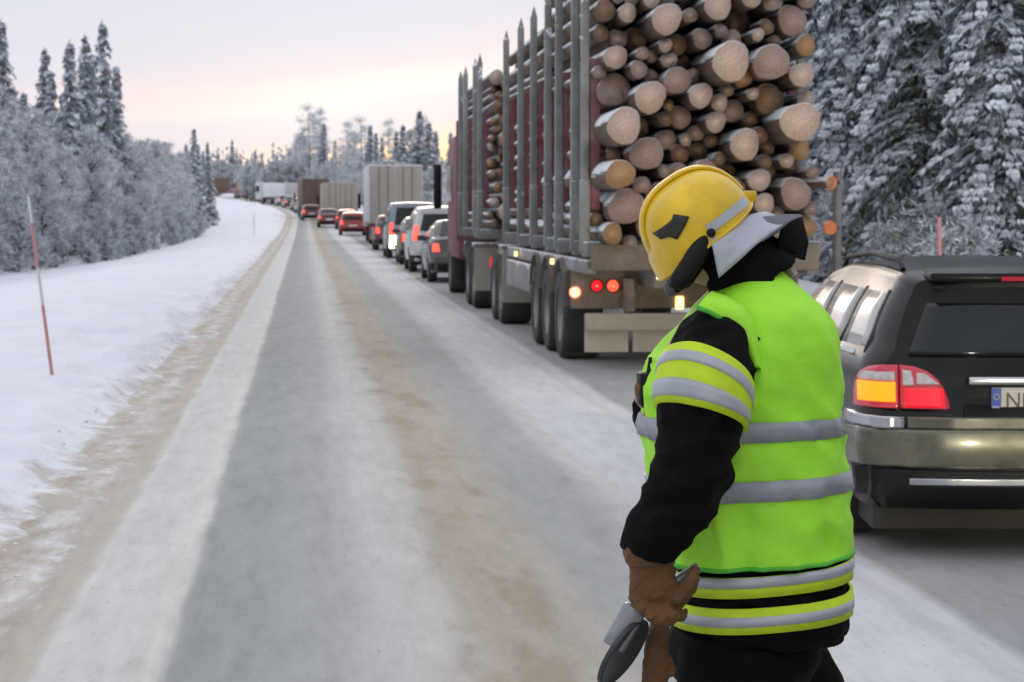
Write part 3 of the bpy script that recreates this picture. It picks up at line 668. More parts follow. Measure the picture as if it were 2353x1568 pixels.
# ------------------------------------------------------------------ vehicles
def interp(pts, x): return float(np.interp(x, [p[0] for p in pts], [p[1] for p in pts]))
def smooth_interp(pts, x):
    xs = [p[0] for p in pts]; e = .012
    return sum(float(np.interp(x+d*e, xs, [p[1] for p in pts])) for d in (-2, -1, 0, 1, 2))/5
class CarShape:
    """one continuous shell: rear at y=0, front at y=L; side is x=W(t,z), rear is y=R(z)"""
    def __init__(s, L, w, roof, belt, rear, front, wtop, zb=.24, sh=.945):
        s.sh = sh
        s.L, s.w, s.roof, s.belt, s.rear, s.front, s.wtop, s.zb = L, w, roof, belt, rear, front, wtop, zb
        s.H = max(p[1] for p in roof)
    def T(s, t): return smooth_interp(s.roof, t)
    def R(s, z): return interp(s.rear, z)
    def Fr(s, z): return s.L-interp(s.front, z)
    def plan(s, t): return 1-.085*(1-min(1, t/.05))**2-.05*(1-min(1, t/.25))**2-.16*(1-min(1, (1-t)/.13))**2-.03*(1-min(1, (1-t)/.4))**2
    def Wd(s, t, z):
        b = s.belt; lo = s.w*(interp([(0, .90), (.25, .95), (.42, .985), (.62, 1.0), (b-.08, .985), (b, .955)], z))
        if z > b:
            k = (z-b)/(s.H-b); lo = s.w*s.sh*(1-k)+s.wtop*k+.03*math.sin(PI*k)+(s.w*(.955-s.sh))*max(0, 1-(z-b)/.05)
        return lo*s.plan(t)
    def y(s, t, z): return s.R(z)*(1-t)+s.Fr(z)*t
    def t_of(s, y, z): r, f = s.R(z), s.Fr(z); return min(1, max(0, (y-r)/(f-r)))
    def ring(s, t):
        T = s.T(t); zs = [s.zb+(T-.05-s.zb)*k/15 for k in range(16)]
        pts = [(s.Wd(t, z), s.y(t, z), z) for z in zs]
        wt = s.Wd(t, T-.05); yt = s.y(t, T-.05)
        for q in (.25, .5, .75, 1.0): a = q*PI/2; pts.append((wt-.07*(1-math.cos(a)), yt, T-.05+.05*math.sin(a)))
        for q in (.8, .55, .3, 0): pts.append(((wt-.07)*q, yt, T+.035*(1-q*q)))
        return pts
    def body(s):
        mb = MB(); ts = [0, .006, .015, .03, .05]+[.05+.93*k/64 for k in range(1, 65)]+[.99, 1]
        rings = []
        for t in ts:
            r = s.ring(t); rings.append(r+[(-x, y, z) for x, y, z in r[:-1][::-1]])
        n = len(rings[0]); vs = [p for r in rings for p in r]; fs = []
        for i in range(len(ts)-1):
            for k in range(n-1): a = i*n+k; fs.append((a, a+1, a+n+1, a+n))
            fs.append((i*n+n-1, i*n, (i+1)*n, (i+1)*n+n-1))
        mb.add(vs, fs)
        # rounded end caps
        for t, sg in ((0, -1), (1, 1)):
            r = s.ring(t); cap = []; cols = 13
            for (x, y, z) in r[:19]:
                for c in range(cols): q = 1-2*c/(cols-1); cap.append((x*q, y+sg*s.bulge(q), z))
            cap += [(0, cap[-1][1], s.T(t)+.03)]
            f = []
            for a in range(18):
                for c in range(cols-1): i = a*cols+c; f.append((i, i+cols, i+cols+1, i+1) if sg < 0 else (i, i+1, i+cols+1, i+cols))
            for c in range(cols-1): f.append((18*cols+c, len(cap)-1, 18*cols+c+1))
            mb.add(cap, f)
        return mb
    def bulge(s, q): return .075*(1-abs(q)**3.2)
    def side_pt(s, side, y, z, off): t = s.t_of(y, z); return Vector((side*(s.Wd(t, z)+off), y, z))
    def rear_pt(s, x, z, off):
        w = s.Wd(0, z); q = max(-1, min(1, x/w)); return Vector((x, s.R(z)-s.bulge(q)-off, z))
    def wrap_pt(s, u, z, off):
        """u: distance from the car's middle measured round the rear corner"""
        w = s.Wd(0, z)-.01; sg = 1 if u > 0 else -1
        if abs(u) <= w: return s.rear_pt(u, z, off)
        y = s.R(z)+(abs(u)-w); p = s.side_pt(sg, y, z, off); return p
def patch(poly, fn, thick=.0, cuts=3):
    """a polygon in surface coordinates laid on a curved surface, with a rim of its own"""
    bm = bmesh.new(); vs = [bm.verts.new((p[0], p[1], 0)) for p in poly]; bm.faces.new(vs)
    bmesh.ops.triangulate(bm, faces=bm.faces[:]); bmesh.ops.subdivide_edges(bm, edges=bm.edges[:], cuts=cuts, use_grid_fill=True)
    bm.verts.index_update(); outer = {}; V, F = [], []
    for v in bm.verts: outer[v.index] = len(V); V.append(fn(v.co.x, v.co.y, thick))
    for f in bm.faces: F.append([outer[v.index] for v in f.verts])
    inner = {}
    for e in bm.edges:
        if len(e.link_faces) == 1:
            for v in e.verts:
                if v.index not in inner: inner[v.index] = len(V); V.append(fn(v.co.x, v.co.y, -.012))
            a, b = e.verts[0].index, e.verts[1].index; F.append([outer[a], outer[b], inner[b], inner[a]])
    bm.free(); mb = MB(); mb.add([v[:] for v in V], F); me_fix(mb); return mb
def me_fix(mb):
    me = mb.mesh(); bm = bmesh.new(); bm.from_mesh(me); bmesh.ops.recalc_face_normals(bm, faces=bm.faces)
    mb.v = [v.co[:] for v in bm.verts]; mb.f = [tuple(v.index for v in f.verts) for f in bm.faces]; mb.m = [0]*len(mb.f); bm.free(); bpy.data.meshes.remove(me)
def merge(a, *bs):
    for b in bs: a.add(b.v, b.f, 0)
    return a
def wheel(parent, x, y, r, w, side, truck=False):
    t = MB(); t.lathe([(-w/2, r*.62), (-w/2, r*.93), (-w*.40, r*.985), (-w*.2, r), (w*.2, r), (w*.40, r*.985), (w/2, r*.93), (w/2, r*.62)], (x, y, r))
    o = t.build('tyre', 'rubber', None, 40)
    wo = bpy.data.objects.new('wheel', None); COL.objects.link(wo); wo.parent = parent; o.parent = wo
    h = MB(); s = side
    h.lathe([(s*w*.30, .001), (s*w*.30, r*.12), (s*w*.42, r*.16), (s*w*.34, r*.30), (s*w*.30, r*.5), (s*w*.45, r*.60), (s*w*.49, r*.64)], (x, y, r))
    for k in range(8 if truck else 5):
        a = 2*PI*k/(8 if truck else 5); h.cyl((x+s*w*.36, y+math.cos(a)*r*.24, r+math.sin(a)*r*.24), (1, 0, 0), r*.035, .03, 6)
    h.build('rim', 'rim', wo, 40)
    return wo
SHAPES = {
 'estate': dict(L=4.85, w=.905, roof=[(0, 1.335), (.03, 1.385), (.2, 1.405), (.45, 1.40), (.58, 1.34), (.70, 1.02), (.75, .98), (.93, .84), (1, .70)], belt=.96, wtop=.60, sh=.915,
      rear=[(0, .16), (.26, .10), (.36, .0), (.70, -.01), (.74, .07), (.95, .10), (1.35, .36), (1.5, .42)], front=[(0, .1), (.3, .0), (.6, .02), (.9, .4), (1.5, .4)]),
 'suv': dict(L=4.6, w=.92, roof=[(0, 1.66), (.03, 1.71), (.3, 1.74), (.5, 1.72), (.62, 1.62), (.74, 1.16), (.78, 1.10), (.95, .98), (1, .8)], belt=1.08, wtop=.66,
      rear=[(0, .14), (.35, .08), (.42, 0), (.68, 0), (.72, .06), (1.08, .09), (1.65, .30), (1.8, .34)], front=[(0, .1), (.3, .0), (.7, .02), (1.1, .4), (1.8, .4)], zb=.30),
 'van': dict(L=4.9, w=.95, roof=[(0, 1.84), (.03, 1.88), (.3, 1.90), (.6, 1.88), (.72, 1.74), (.86, 1.20), (.9, 1.12), (1, .82)], belt=1.12, wtop=.76,
      rear=[(0, .12), (.35, .05), (.42, 0), (.70, 0), (.74, .05), (1.12, .06), (1.9, .16), (2, .2)], front=[(0, .1), (.3, .0), (.7, .02), (1.1, .4), (1.9, .4)], zb=.28),
 'sedan': dict(L=4.6, w=.88, roof=[(0, .98), (.02, 1.02), (.14, 1.05), (.28, 1.36), (.36, 1.42), (.52, 1.41), (.60, 1.34), (.72, 1.0), (.76, .95), (.94, .82), (1, .70)], belt=.93, wtop=.58,
      rear=[(0, .14), (.3, .08), (.38, 0), (.62, 0), (.68, .05), (.95, .08), (1.5, .08)], front=[(0, .1), (.3, .0), (.6, .02), (.9, .3), (1.5, .3)]),
 'hatch': dict(L=4.1, w=.86, roof=[(0, 1.30), (.03, 1.40), (.2, 1.44), (.45, 1.43), (.58, 1.36), (.72, 1.02), (.77, .95), (.95, .82), (1, .68)], belt=.94, wtop=.60,
      rear=[(0, .14), (.3, .06), (.38, 0), (.64, 0), (.68, .06), (.95, .10), (1.3, .34), (1.5, .42)], front=[(0, .1), (.3, .0), (.6, .02), (.9, .3), (1.5, .3)]),
}
def make_car(name, label, shape, paint, loc, rz=0, lamps='red', rear_lit=True, group='cars waiting in the queue', detail=True, cat='car', glass='glass', light=None, snowtop=False):
    t = thing(name, label, cat, loc, rz, group)
    s = CarShape(**SHAPES[shape]); H = s.H; b = s.belt; L = s.L; w = s.w
    s.body().build('body', paint, t, 40)
    rw = min(w*.80, s.Wd(0, b)*.86)
    sed = shape == 'sedan'
    if not sed:
        zt = s.T(.01)-.12; zl = b+.03
        wt_ = s.Wd(0, zt)*.86
        patch([(-rw, zl), (rw, zl), (wt_, zt), (-wt_, zt)], s.rear_pt, .016, 9).build('rear_window', 'glass', t, 180)
    else:
        mb = MB(); y0, y1 = .155*L, .285*L   # sloping back glass above the boot lid
        g = [(-.60, y0-.06, 1.065), (.60, y0-.06, 1.065), (.50, y1, 1.40), (-.50, y1, 1.40)]
        vs = [(x*(1), y, z+.02) for x, y, z in g]+[(x, y, z-.06) for x, y, z in g]
        mb.add(vs, [(0, 1, 2, 3), (4, 7, 6, 5), (0, 4, 5, 1), (1, 5, 6, 2), (2, 6, 7, 3), (3, 7, 4, 0)]).build('rear_window', 'glass', t, None)
    # side glass, three panes a side
    ztop = H-.13
    spans = {'estate': [(.40, 1.12), (1.22, 2.10), (2.20, 3.05)], 'suv': [(.55, 1.15), (1.25, 2.1), (2.2, 3.05)], 'van': [(.45, 1.6), (1.75, 2.8), (2.9, 3.75)],
             'sedan': [(1.25, 1.45), (1.52, 2.25), (2.32, 3.0)], 'hatch': [(.55, .95), (1.05, 1.85), (1.95, 2.75)]}[shape]
    for sd in (-1, 1):
        for i, (a, c) in enumerate(spans):
            fn = lambda y, z, o, sd=sd: s.side_pt(sd, y, z, o)
            fa = .16 if i == 0 and not sed else 0.0; ff = .42 if i == 2 else 0.0
            poly = [(a, b+.035), (c+(.28 if i == 2 else 0), b+.035), (c-ff*.55, ztop), (a+fa+(.3 if sed and i == 0 else 0), ztop)]
            if sed and i == 0: poly = [(1.0, b+.04), (1.45, b+.04), (1.45, ztop-.02)]
            patch(poly, fn, .005).build('side_window', glass, t, 180)
    # lamps
    lm = {'red': 'lamp_red', 'hot': 'lamp_hot', 'dim': 'lamp_dim'}[lamps]
    if shape != 'estate':
        z0, z1 = {'suv': (.86, 1.25), 'van': (.80, 1.22), 'sedan': (.72, .90), 'hatch': (.70, .94)}[shape]
        for sd in (-1, 1):
            ww = s.Wd(0, z0)
            poly = [(sd*(ww-.12), z0), (sd*(ww+.06), z0), (sd*(ww+.03), z1), (sd*(ww-.09), z1)]
            patch(poly, s.wrap_pt, .012).build('tail_lamp', lm, t, 180)
        patch([(-.26, .58), (.26, .58), (.26, .69), (-.26, .69)], s.rear_pt, .01).build('licence_plate', 'pole_white', t, None)
    bmp = MB(); zb0, zb1 = .28, .62
    poly = [(-w-.10, zb0), (w+.10, zb0), (w+.10, zb1-.16), (-w-.10, zb1-.16)]
    bp = patch(poly, s.wrap_pt, .03, cuts=9).build('bumper', paint if shape in ('estate',) else 'plastic', t, 40)
    for sd in (-1, 1):
        for yy in (.95, L-.88):
            r = .32
            fn = lambda y, z, o, sd=sd: s.side_pt(sd, y, z, o)
            arch = [(yy+(r+.055)*math.cos(a), max(.25, r+(r+.055)*math.sin(a))) for a in np.linspace(-.25, PI+.25, 18)]
            patch(arch, fn, .004, 1).build('wheel_arch_shade', 'plastic', t, None)  # flat black patch paints the shade of the wheel recess
            wheel(t, sd*(s.Wd(s.t_of(yy, .4), .35)-.09), yy, r, .21, sd)
    # mirrors
    for sd in (-1, 1):
        m = MB(); p = s.side_pt(sd, L*.66, b+.06, .1); m.box(p.x-.10, p.x+.10, p.y-.05, p.y+.06, p.z-.06, p.z+.08, bev=.025); m.build('mirror', paint, t, 40)
    return t, s
M['paint_black'] = mat('black_car_paint', (.004, .0045, .005), .28, .0, var=.2, dirt=(.06, .055, .05), dirt_amt=.2, coat=.05, spec=.22)
M['paint_dark'] = mat('dark_dirty_paint', (.035, .035, .04), .4, .2, dirt=(.20, .18, .16), dirt_amt=.4, coat=.5)
M['paint_white'] = mat('white_dirty_paint', (.56, .58, .58), .4, 0, var=.06, dirt=(.34, .32, .28), dirt_amt=.5, coat=.4)
M['paint_blue'] = mat('grey_blue_paint', (.24, .29, .35), .4, .2, var=.08, dirt=(.22, .22, .22), dirt_amt=.4, coat=.4)
M['paint_red'] = mat('red_car_paint', (.34, .018, .02), .4, .1, dirt=(.16, .10, .09), dirt_amt=.4, coat=.5)
M['paint_wine'] = mat('wine_red_paint', (.11, .015, .02), .4, .1, dirt=(.13, .10, .09), dirt_amt=.4, coat=.5)
M['paint_olive'] = mat('olive_paint', (.20, .17, .05), .5, .1, dirt=(.14, .12, .09), dirt_amt=.4)
M['bumper_low'] = mat('salted_bumper', (.055, .058, .038), .27, .2, var=.2, dirt=(.22, .21, .15), dirt_amt=.5, dscale=5, coat=.7)
M['under'] = mat('underbody', (.02, .018, .014), .7, var=.5)
M['plate_white'] = mat('plate_white', (.52, .52, .50), .5, var=.1, dirt=(.32, .28, .25), dirt_amt=.5, dscale=14)
M['plate_blue'] = mat('plate_blue', (.03, .06, .38), .5, var=.1)
M['ink'] = mat('plate_ink', (.07, .065, .06), .6)
M['heat_line'] = mat('window_seal', (.02, .02, .02), .5)
def text_mesh(txt, size, depth=.001):
    c = bpy.data.curves.new('t', 'FONT'); c.body = txt; c.size = size; c.extrude = depth; c.align_x = 'LEFT'
    o = bpy.data.objects.new('t', c); COL.objects.link(o); dg = bpy.context.evaluated_depsgraph_get(); dg.update()
    me = bpy.data.meshes.new_from_object(o.evaluated_get(dg)); bpy.data.objects.remove(o); return me
# --- the black estate right behind the timber trailer
EST, ES = make_car('estate_car', 'muddy black estate car with lit tail lamps standing behind the timber trailer', 'estate', 'paint_black', (3.56, 10.62, 0.0), -.10, glass='glass_sheen')
def estate_details():
    t, s = EST, ES
    for sd in (-1, 1):
        # lamp: outer cluster on the wing, inner cluster on the tailgate
        o = bpy.data.objects.new('tail_lamp', None); COL.objects.link(o); o.parent = t
        P = lambda u, z: (sd*u, z)
        W0 = s.Wd(0, .75)
        def q(pts, mt, nm, th): patch([P(*p) for p in pts], s.wrap_pt, th+(.014 if th > .013 else .010), 9).build(nm, mt, o, 180)
        z0 = .735
        q([(.70, z0), (.955, z0), (.955, .80), (.93, .86), (.885, .905), (.82, .93), (.76, .94), (.70, .942)], 'lamp_dim', 'outer_lens', .0129)
        q([(.69, z0), (.69, .942), (.62, .935), (.56, .912), (.515, .875), (.485, .83), (.465, .78), (.458, z0)], 'lamp_dim', 'inner_lens', .0129)
        q([(.715, .765), (.87, .765), (.875, .86), (.715, .86)], 'lamp_amber', 'indicator_lens', .026)
        q([(.715, .866), (.885, .866), (.845, .905), (.715, .91)], 'lamp_clear', 'clear_lens', .016)
        q([(.625, .845), (.68, .845), (.68, .92), (.64, .915)], 'lamp_clear', 'clear_lens', .018)
        q([(.505, .850), (.615, .850), (.615, .905), (.575, .905)], 'lamp_clear', 'reversing_lens', .016)
        q([(.485, .742), (.67, .742), (.67, .83), (.49, .83)], 'lamp_red', 'brake_lens', .016)
    # chrome strip round the bumper, bumper shelf and lower lip
    for a, b_ in ((-1.25, -.69), (-.67, .67), (.69, 1.25)):
        patch([(a, .645), (b_, .645), (b_, .70), (a, .70)], lambda u, z, o_: s.wrap_pt(u, z, o_)+Vector((0, -.025, 0)), .02, 5).build('bumper_trim', 'chrome' if a != -.67 else 'bumper_low', t, 180)
    patch([(-.98, .46), (.98, .46), (.98, .640), (-.98, .640)], lambda u, z, o_: s.wrap_pt(u, z, o_+.020*math.sin((z-.40)*11)), .045, 11).build('bumper_skin', 'bumper_low', t, 180)
    patch([(-.90, .30), (.90, .30), (.90, .445), (-.90, .445)], s.wrap_pt, .05, 9).build('bumper_lip', 'plastic', t, 180)
    patch([(-.66, .375), (.66, .375), (.66, .405), (-.66, .405)], s.rear_pt, .06, 6).build('chrome_lip', 'chrome', t, 180)
    m = MB(); m.box(-.80, .80, .16, 4.6, .13, .27); m.build('underbody', 'under', t, None)
    for x in (.33, .52):
        m = MB(); m.tube([(x, .25, .25), (x, -.02, .235)], .033, 14); m.build('exhaust_pipe', 'chrome', t, 60)
    # plate bay, handle bar, plate
    patch([(-.40, .70), (.40, .70), (.36, .88), (-.36, .88)], s.rear_pt, .004, 2).build('plate_bay', 'plastic', t, None)
    m = MB(); ym = s.R(.87)-.11; m.box(-.375, .375, ym-.022, ym+.03, .852, .893, bev=.01); m.build('tailgate_handle', 'chrome', t, 40)
    pl = bpy.data.objects.new('licence_plate', None); COL.objects.link(pl); pl.parent = t
    yp = s.R(.78)-.100
    m = MB(); m.box(-.26, .26, yp, yp+.012, .725, .838); m.build('plate_sheet', 'plate_white', pl, None)
    m = MB(); m.box(-.26, -.215, yp-.003, yp-.0005, .727, .836); m.build('country_band', 'plate_blue', pl, None)
    me = text_mesh('NLI', .105); o = link('plate_text', me, 'ink', pl); o.location = (-.195, yp-.002, .742); o.rotation_euler = (PI/2, 0, 0); o.scale = (.95, 1, 1)
    me = text_mesh('FIN', .022); o = link('plate_text', me, 'pole_white', pl); o.location = (-.256, yp-.005, .735); o.rotation_euler = (PI/2, 0, 0)
    m = MB()
    for k in range(12):
        a = 2*PI*k/12; m.box(-.2375+.013*math.cos(a)-.0018, -.2375+.013*math.cos(a)+.0018, yp-.006, yp-.0035, .795+.013*math.sin(a)-.0018, .795+.013*math.sin(a)+.0018)
    m.build('star_ring', 'lamp_yel' if False else 'yellow_tape', pl, None)
    # roof rails, spoiler with brake light, wiper, pane seals
    for sd in (-1, 1):
        m = MB(); pts = [(sd*(s.Wd(s.t_of(y, 1.35), 1.35)-.035), y, s.T(s.t_of(y, 1.35))+z) for y, z in ((.62, .0), (.72, .045), (1.6, .052), (2.5, .05), (2.75, .0))]
        m.tube(pts, .014, 8); m.build('roof_rail', 'plastic', t, 60)
    m = MB(); m.box(-.52, .52, .22, .62, 1.338, 1.388, bev=.02); m.build('roof_spoiler', 'paint_black', t, 40)
    m = MB(); m.box(-.17, .17, .208, .222, 1.346, 1.366); m.build('high_brake_light', 'lamp_dim', t, None)
    m = MB(); a, b_ = s.rear_pt(0, 1.0, .02), s.rear_pt(.48, 1.03, .02); m.tube([a, b_], .009, 6); m.cyl(a, (0, 1, 0), .022, .03, 12); m.build('rear_wiper', 'plastic', t, 60)
    for sd in (-1, 1):
        for (ya, yb) in ((.36, .54), (1.14, 1.16), (2.12, 2.13)):
            patch([(ya, .985), (ya+.035, .985), (yb+.035, 1.29), (yb, 1.29)], lambda y, z, o_, sd=sd: s.side_pt(sd, y, z, o_), .007, 2).build('window_seal', 'heat_line', t, 180)
        patch([(.60, .965), (3.4, .965), (3.4, .988), (.60, .988)], lambda y, z, o_, sd=sd: s.side_pt(sd, y, z, o_), .007, 5).build('window_trim', 'chrome', t, 180)
        # headlamps, lit
        o = patch([(sd*.80, .60), (sd*.50, .60), (sd*.50, .74), (sd*.78, .74)], lambda x, z, o_: Vector((x, s.Fr(z)+s.bulge(x/s.w)-.03+o_, z)), .03, 2).build('headlamp', 'lamp_white', t, 180)
        sp = bpy.data.lights.new('headlamp_beam', 'SPOT'); sp.energy = 420; sp.spot_size = math.radians(62); sp.spot_blend = .7; sp.color = (1, .84, .56); sp.shadow_soft_size = .08
        so = bpy.data.objects.new('headlamp_beam', sp); COL.objects.link(so); so.parent = t; so.location = (sd*.62, s.L+.12, .66); so.rotation_euler = (math.radians(91), 0, 0)
estate_details()
# the car waiting behind it, just outside the frame; its headlamps shine on the estate's bumper
FC, FS = make_car('sedan_car', 'dark saloon with lit headlamps waiting behind the black estate car', 'sedan', 'paint_dark', (3.55, 6.3-4.6, 0), 0)
for sd in (-1, 1):
    patch([(sd*.76, .56), (sd*.46, .56), (sd*.46, .70), (sd*.74, .70)], lambda x, z, o_: Vector((x, FS.Fr(z)+FS.bulge(x/FS.w)-.03+o_, z)), .03, 2).build('headlamp', 'lamp_white', FC, 180)
    sp = bpy.data.lights.new('headlamp_beam', 'SPOT'); sp.energy = 190; sp.spot_size = math.radians(27); sp.spot_blend = .6; sp.color = (1, .90, .66); sp.shadow_soft_size = .06
    so = bpy.data.objects.new('headlamp_beam', sp); COL.objects.link(so); so.parent = FC; so.location = (sd*.60, FS.L+.14, .62); so.rotation_euler = (math.radians(90.5), 0, 0)
# --- cars further up the queue (left side flush with the lorries, about 2.8 m right of where I stand)
def qz(x, y): return float(hroad(y))+.004
make_car('sedan_car', 'low dark saloon with a red lamp, half hidden by the logging lorry front', 'sedan', 'paint_dark', (3.72, 51.5, qz(0, 51)), 0, 'hot')
make_car('suv_car', 'white off-roader with dark rear window just beyond the logging lorry', 'suv', 'paint_white', (3.72, 60, qz(0, 60)), 0, 'hot')
D, Ds = make_car('van_car', 'grey-blue rounded van with a glaring pale lamp low on its left', 'van', 'paint_blue', (3.75, 77, qz(0, 77)), 0, 'hot', cat='van')
def van_lamp(t, s):
    patch([(-.86, .36), (-.58, .36), (-.60, .78), (-.84, .78)], s.rear_pt, .02, 2).build('fog_lamp', 'lamp_white', t, 180)
van_lamp(D, Ds)
make_car('hatchback_car', 'wine-red hatchback with glowing lamps between the van and box lorry', 'hatch', 'paint_wine', (3.70, 92, qz(0, 92)), 0, 'hot')
make_car('hatchback_car', 'bright red hatchback peeking out left of the box lorry', 'hatch', 'paint_red', (3.05, 141, qz(0, 141)), 0, 'hot')
make_car('hatchback_car', 'dark hatchback tucked between the white off-roader and the grey-blue van', 'hatch', 'paint_dark', (3.74, 68.3, qz(0, 68)), 0, 'hot')
make_car('hatchback_car', 'small dark red car directly ahead of the bright red hatchback', 'hatch', 'paint_wine', (3.15, 166, qz(0, 166)), 0, 'hot')
make_car('sedan_car', 'small dark car with red lamps below the beige container lorry', 'sedan', 'paint_wine', (1.95, 174, qz(0, 174)), .02, 'hot')
# --- box lorries
def make_box_truck(name, label, loc, rz, L, W_, H, boxm, rearm, sidem=None, cabm='paint_white', cabl=2.2, group='lorries waiting in the queue', z0=1.05, doors=True):
    t = thing(name, label, 'lorry', loc, rz, group); w = W_/2
    m = MB(); m.box(-w, w, .02, L, z0, H, bev=.03); m.build('cargo_box', sidem or boxm, t, 40)
    m = MB()
    for sd in (-1, 1): m.box(sd*w*.5-w*.48, sd*w*.5+w*.48, -.02, .018, z0+.06, H-.06, bev=.012)
    m.build('rear_door', rearm, t, 40)
    m = MB()
    for x in (-w*.62, -w*.28, w*.28, w*.62): m.tube([(x, -.045, z0+.05), (x, -.045, H-.05)], .018, 8)
    m.build('lock_bar', 'rim', t, 60)
    m = MB(); m.box(-.42, .42, .3, L+cabl-.3, .72, z0-.004); m.box(-w+.05, w-.05, .05, .15, .50, .66); m.build('chassis', 'chassis', t, None)
    m = MB(); m.box(-w+.08, w-.08, -.02, .04, .68, .86); m.build('lamp_bar', 'salt', t, None)
    for sd in (-1, 1):
        m = MB(); m.box(sd*(w-.28)-.16, sd*(w-.28)+.16, -.035, -.0205, .71, .83); m.build('tail_lamp', 'lamp_red', t, None)
        m = MB(); m.box(sd*(w-.30)-.26, sd*(w-.30)+.26, .42, .44, .22, .75); m.build('mudflap', 'flap', t, None)
    ys = [.95, 2.2] if L > 8 else [1.3]
    for y in ys+[L+cabl-1.3]:
        for sd in (-1, 1): wheel(t, sd*(w-.28), y, .5, .50 if y < L else .3, sd, True)
    c0 = L+.25; m = MB(); m.box(-w+.04, w-.04, c0, c0+cabl, .75, 3.0, bev=.12); m.build('cab', cabm, t, 40)
    m = MB(); m.box(-w+.14, w-.14, c0+cabl-.01, c0+cabl+.012, 1.75, 2.7, bev=.005); m.build('windscreen', 'glass', t, None)
    for sd in (-1, 1):
        m = MB(); m.box(sd*(w-.03)-.02, sd*(w-.03)+.02, c0+.7, c0+cabl-.25, 1.75, 2.55, bev=.008); m.build('side_window', 'glass', t, None)
        m = MB(); m.box(sd*(w+.16)-.08, sd*(w+.16)+.08, c0+cabl-.1, c0+cabl, 1.7, 2.5, bev=.03); m.build('mirror', 'plastic', t, None)
    return t
M['box_beige'] = mat('beige_dirty_panel', (.40, .38, .33), .6, var=.05, scale=.6, dirt=(.30, .27, .23), dirt_amt=.55, dscale=.7)
M['box_white'] = mat('white_box_side', (.68, .70, .74), .5, var=.05, dirt=(.45, .44, .42), dirt_amt=.4)
M['box_red'] = mat('red_brown_panel', (.12, .055, .05), .6, var=.2, dirt=(.16, .12, .11), dirt_amt=.5, dscale=.8)
M['box_brown'] = mat('brown_panel', (.17, .10, .06), .6, var=.25, dirt=(.12, .10, .08), dirt_amt=.5, dscale=.8)
M['box_olive'] = mat('olive_panel', (.26, .22, .06), .6, var=.2, dirt=(.14, .12, .06), dirt_amt=.4, dscale=.8)
make_box_truck('box_lorry', 'tall box lorry with white side and beige rear doors behind the van', (4.36, 108, qz(0, 108)), 0, 9.6, 2.55, 3.78, 'box_beige', 'box_beige', 'box_white')
make_box_truck('container_lorry', 'lower beige container lorry left of the tall box lorry', (3.0, 186, qz(0, 186)), .015, 8.5, 2.9, 3.45, 'box_beige', 'box_beige')
make_box_truck('dark_red_lorry', 'narrow-looking rust-red lorry left of the beige container lorry', (1.15, 216, qz(0, 216)), .06, 7.5, 2.55, 3.75, 'box_red', 'box_red', cabm='paint_dark')
for (px, Y, shp, pm, rz, lab) in ((716, 205, 'hatch', 'paint_wine', .05, 'small wine-red car just left of the rust-red lorry tail'), (708, 236, 'hatch', 'paint_red', .07, 'red hatchback hidden partly beyond the rust-red lorry'), (700, 249, 'sedan', 'paint_dark', .09, 'dark saloon on the bend left of the rust-red lorry side'), (690, 262, 'hatch', 'paint_dark', .10, 'dark hatchback on the bend just left of the rust-red lorry'), (672, 275, 'sedan', 'paint_dark', .13, 'dark saloon on the bend, second left of the rust-red lorry'),
                                  (655, 290, 'hatch', 'paint_blue', .16, 'blue-grey hatchback on the bend among the red lamps'), (640, 306, 'sedan', 'paint_dark', .2, 'dark saloon below the white van on the bend'),
                                  (620, 326, 'hatch', 'paint_red', .24, 'red hatchback on the bend left of the white van'), (603, 342, 'sedan', 'paint_wine', .28, 'wine-red saloon on the bend under the olive lorry'), (566, 372, 'hatch', 'paint_red', .33, 'farthest red car, between the brown and olive lorries')):
    x = (px-698)*Y/F_PX; make_car(shp+'_car' if shp != 'hatch' else 'hatchback_car', lab, shp, pm, (x, Y, qz(0, Y)), rz, 'hot')
def far_truck(px, Y, *a, **k): x = (px-698)*Y/F_PX; return make_box_truck(a[0], a[1], (x, Y, qz(0, Y)), *a[2:], **k)
far_truck(672, 300, 'white_lorry', 'pale snow-topped lorry seen side-on along the bend', .55, 5.5, 2.5, 2.9, 'box_white', 'box_white', cabl=1.8)
far_truck(588, 368, 'olive_lorry', 'olive-topped lorry on the bend between red car lamps', .35, 5.5, 2.55, 3.2, 'box_olive', 'box_olive', cabl=1.8, cabm='paint_red')
far_truck(516, 425, 'brown_lorry', 'brown lorry farthest up the queue, beside the left wood', .4, 7, 2.6, 3.4, 'box_brown', 'box_brown', cabl=1.8, cabm='paint_dark')
# --- logging lorry and its trailer
XL, XR = 2.86, 5.40          # outer faces
XC = (XL+XR)/2
def stake(parent, x, y, z0=1.25, z1=4.12, sd=1):
    o = bpy.data.objects.new('stake', None); COL.objects.link(o); o.parent = parent
    m = MB(); m.box(x-.052, x+.048, y-.055, y+.055, z0, 2.0, bev=.010); m.box(x-.045, x+.040, y-.045, y+.045, 2.0, z1, bev=.010)
    m.add([(x-.036, y-.04, z1), (x+.036, y-.04, z1), (x+.036, y+.04, z1), (x-.036, y+.04, z1), (x, y, z1+.14)], [(0, 1, 4), (1, 2, 4), (2, 3, 4), (3, 0, 4)])
    m.build('post', 'alu', o, 40)
    m = MB(); m.box(min(x+sd*.050, x+sd*.150), max(x+sd*.050, x+sd*.150), y-.050, y+.052, 1.70, 3.25, bev=.006); m.box(x-.04, x+.04, y+.056, y+.12, 1.75, 3.15, bev=.004); m.build('red_sleeve', 'red', o, 40)
